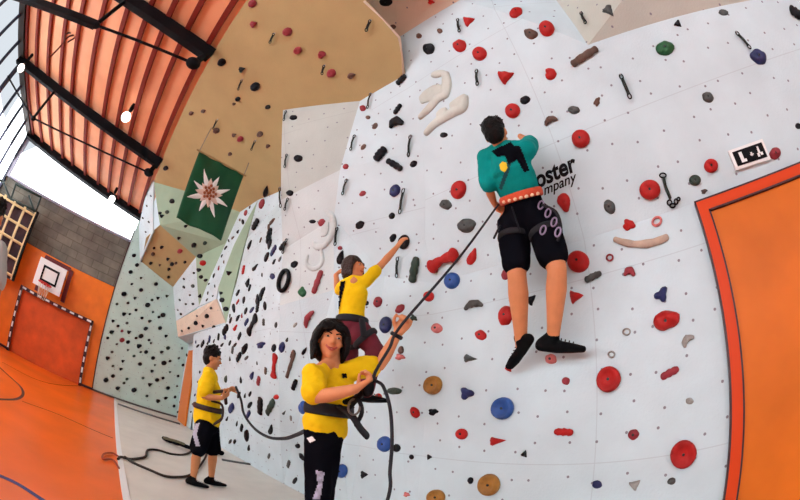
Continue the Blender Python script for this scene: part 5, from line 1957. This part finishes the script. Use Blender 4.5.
for S in 'LR': shoe(E_, J['an' + S], J['an' + S] + Vector((-.2, .02, 0)), (0, 0, 1), 1.0)

# ================================================================== ROPES AND FLOOR THINGS
def rope(name, pts, r, m, label):
    bm = bmesh.new()
    tube(bm, smooth_path(pts, 8), r, seg=8)
    return tag(bm_obj(name, bm, m, base=pts[0]), label, 'rope')
top_ = at(498, 205, 'y', 1.84)
g1_ = at(403, 323, 'x', -1.22); g2_ = at(374, 376, 'x', -1.17)
rope('climbing_rope', [top_, top_.lerp(g1_, .5) - Z * .02, g1_, g1_.lerp(g2_, .5), g2_, at(383, 386, 'x', -1.12), at(390, 408, 'x', -1.08), at(392, 440, 'x', -1.05), at(390, 470, 'x', -1.04), at(386, 505, 'x', -1.05), Vector((-1.08, .88, .25)), Vector((-1.15, .95, .02)), Vector((-1.3, 1.3, .02))],
     .0075, ROPE_M, 'dark climbing rope running from the teal climber down through the girl\'s hands')
rope('safety_rope', [at(236, 387, 'x', -3.60), at(241, 400, 'x', -3.5), at(244, 414, 'x', -3.3), at(254, 428, 'x', -3.0), at(268, 437, 'x', -2.6), at(284, 438.5, 'x', -2.2), at(296, 435, 'x', -1.9), at(305, 431, 'x', -1.62)],
     .012, ROPE_M, 'dark rope sagging from the far boy\'s hands to the girl\'s hip')
def fl(px, py, z=.02): return at(px, py, 'z', z)
rope('floor_rope', [fl(118, 459), fl(121, 457), fl(130, 459), fl(141, 458), fl(146, 456), fl(148, 450), fl(158, 450), fl(172, 454), fl(186, 454), fl(196, 448)], .016, ROPE_B, 'dark rope lying on the pale floor behind the boy, the upper strand')
rope('floor_rope', [fl(125, 457), fl(134, 463), fl(150, 470), fl(165, 476), fl(178, 477), fl(190, 475), fl(199, 467), fl(205, 458), fl(208, 450)], .016, ROPE_B, 'dark rope curving on the pale floor around the boy\'s feet, the lower strand')
rope('red_cord', [fl(119, 468), fl(113, 460), fl(103, 459), fl(104, 454), fl(112, 453), fl(118, 456)], .011, mat('cord_red', (.35, .05, .02), .7), 'small reddish loop of cord on the orange floor edge')
bm = bmesh.new()
pp = [fl(164, 438, .05), fl(175, 443, .06), fl(188, 447, .07), (fl(200, 450, .06)), fl(222, 453, .05)]
tube(bm, smooth_path(pp, 4), [(.05, .035)] * 17, seg=10)
tag(remesh(bm_obj('rope_bag', bm, BLACK_CLOTH, base=pp[0]), .015, 3, .04, .12), 'long black rope bag lying on the floor behind the far boy', 'bag')
bm = bmesh.new(); tube(bm, smooth_path([fl(164, 438, .12), fl(176, 441, .14), fl(184, 444, .12)], 4), .02, seg=8)
tag(bm_obj('coiled_sling', bm, mat('olive_cord', (.16, .14, .08), .8), base=fl(164, 438, 0.1)), 'olive coiled sling on top of the black bag', 'sling')
bm = bmesh.new(); obox(bm, fl(222, 460, .01), fl(253.5, 465, .01), (0, 0, 1), .05, .04)
tag(bm_obj('floor_batten', bm, mat('batten_grey', (.12, .12, .12), .7), base=fl(222, 460, .0)), 'thin dark batten at the foot of the wall right of the far boy', 'batten')
bm = bmesh.new(); obox(bm, fl(118, 404, .015), fl(180, 424, .015), (0, 0, 1), .10, .04)
tag(bm_obj('floor_batten', bm, mat('batten_grey', (.12, .12, .12), .7), base=fl(118, 404, .0)), 'long dark batten lying in front of the mint panel', 'batten')
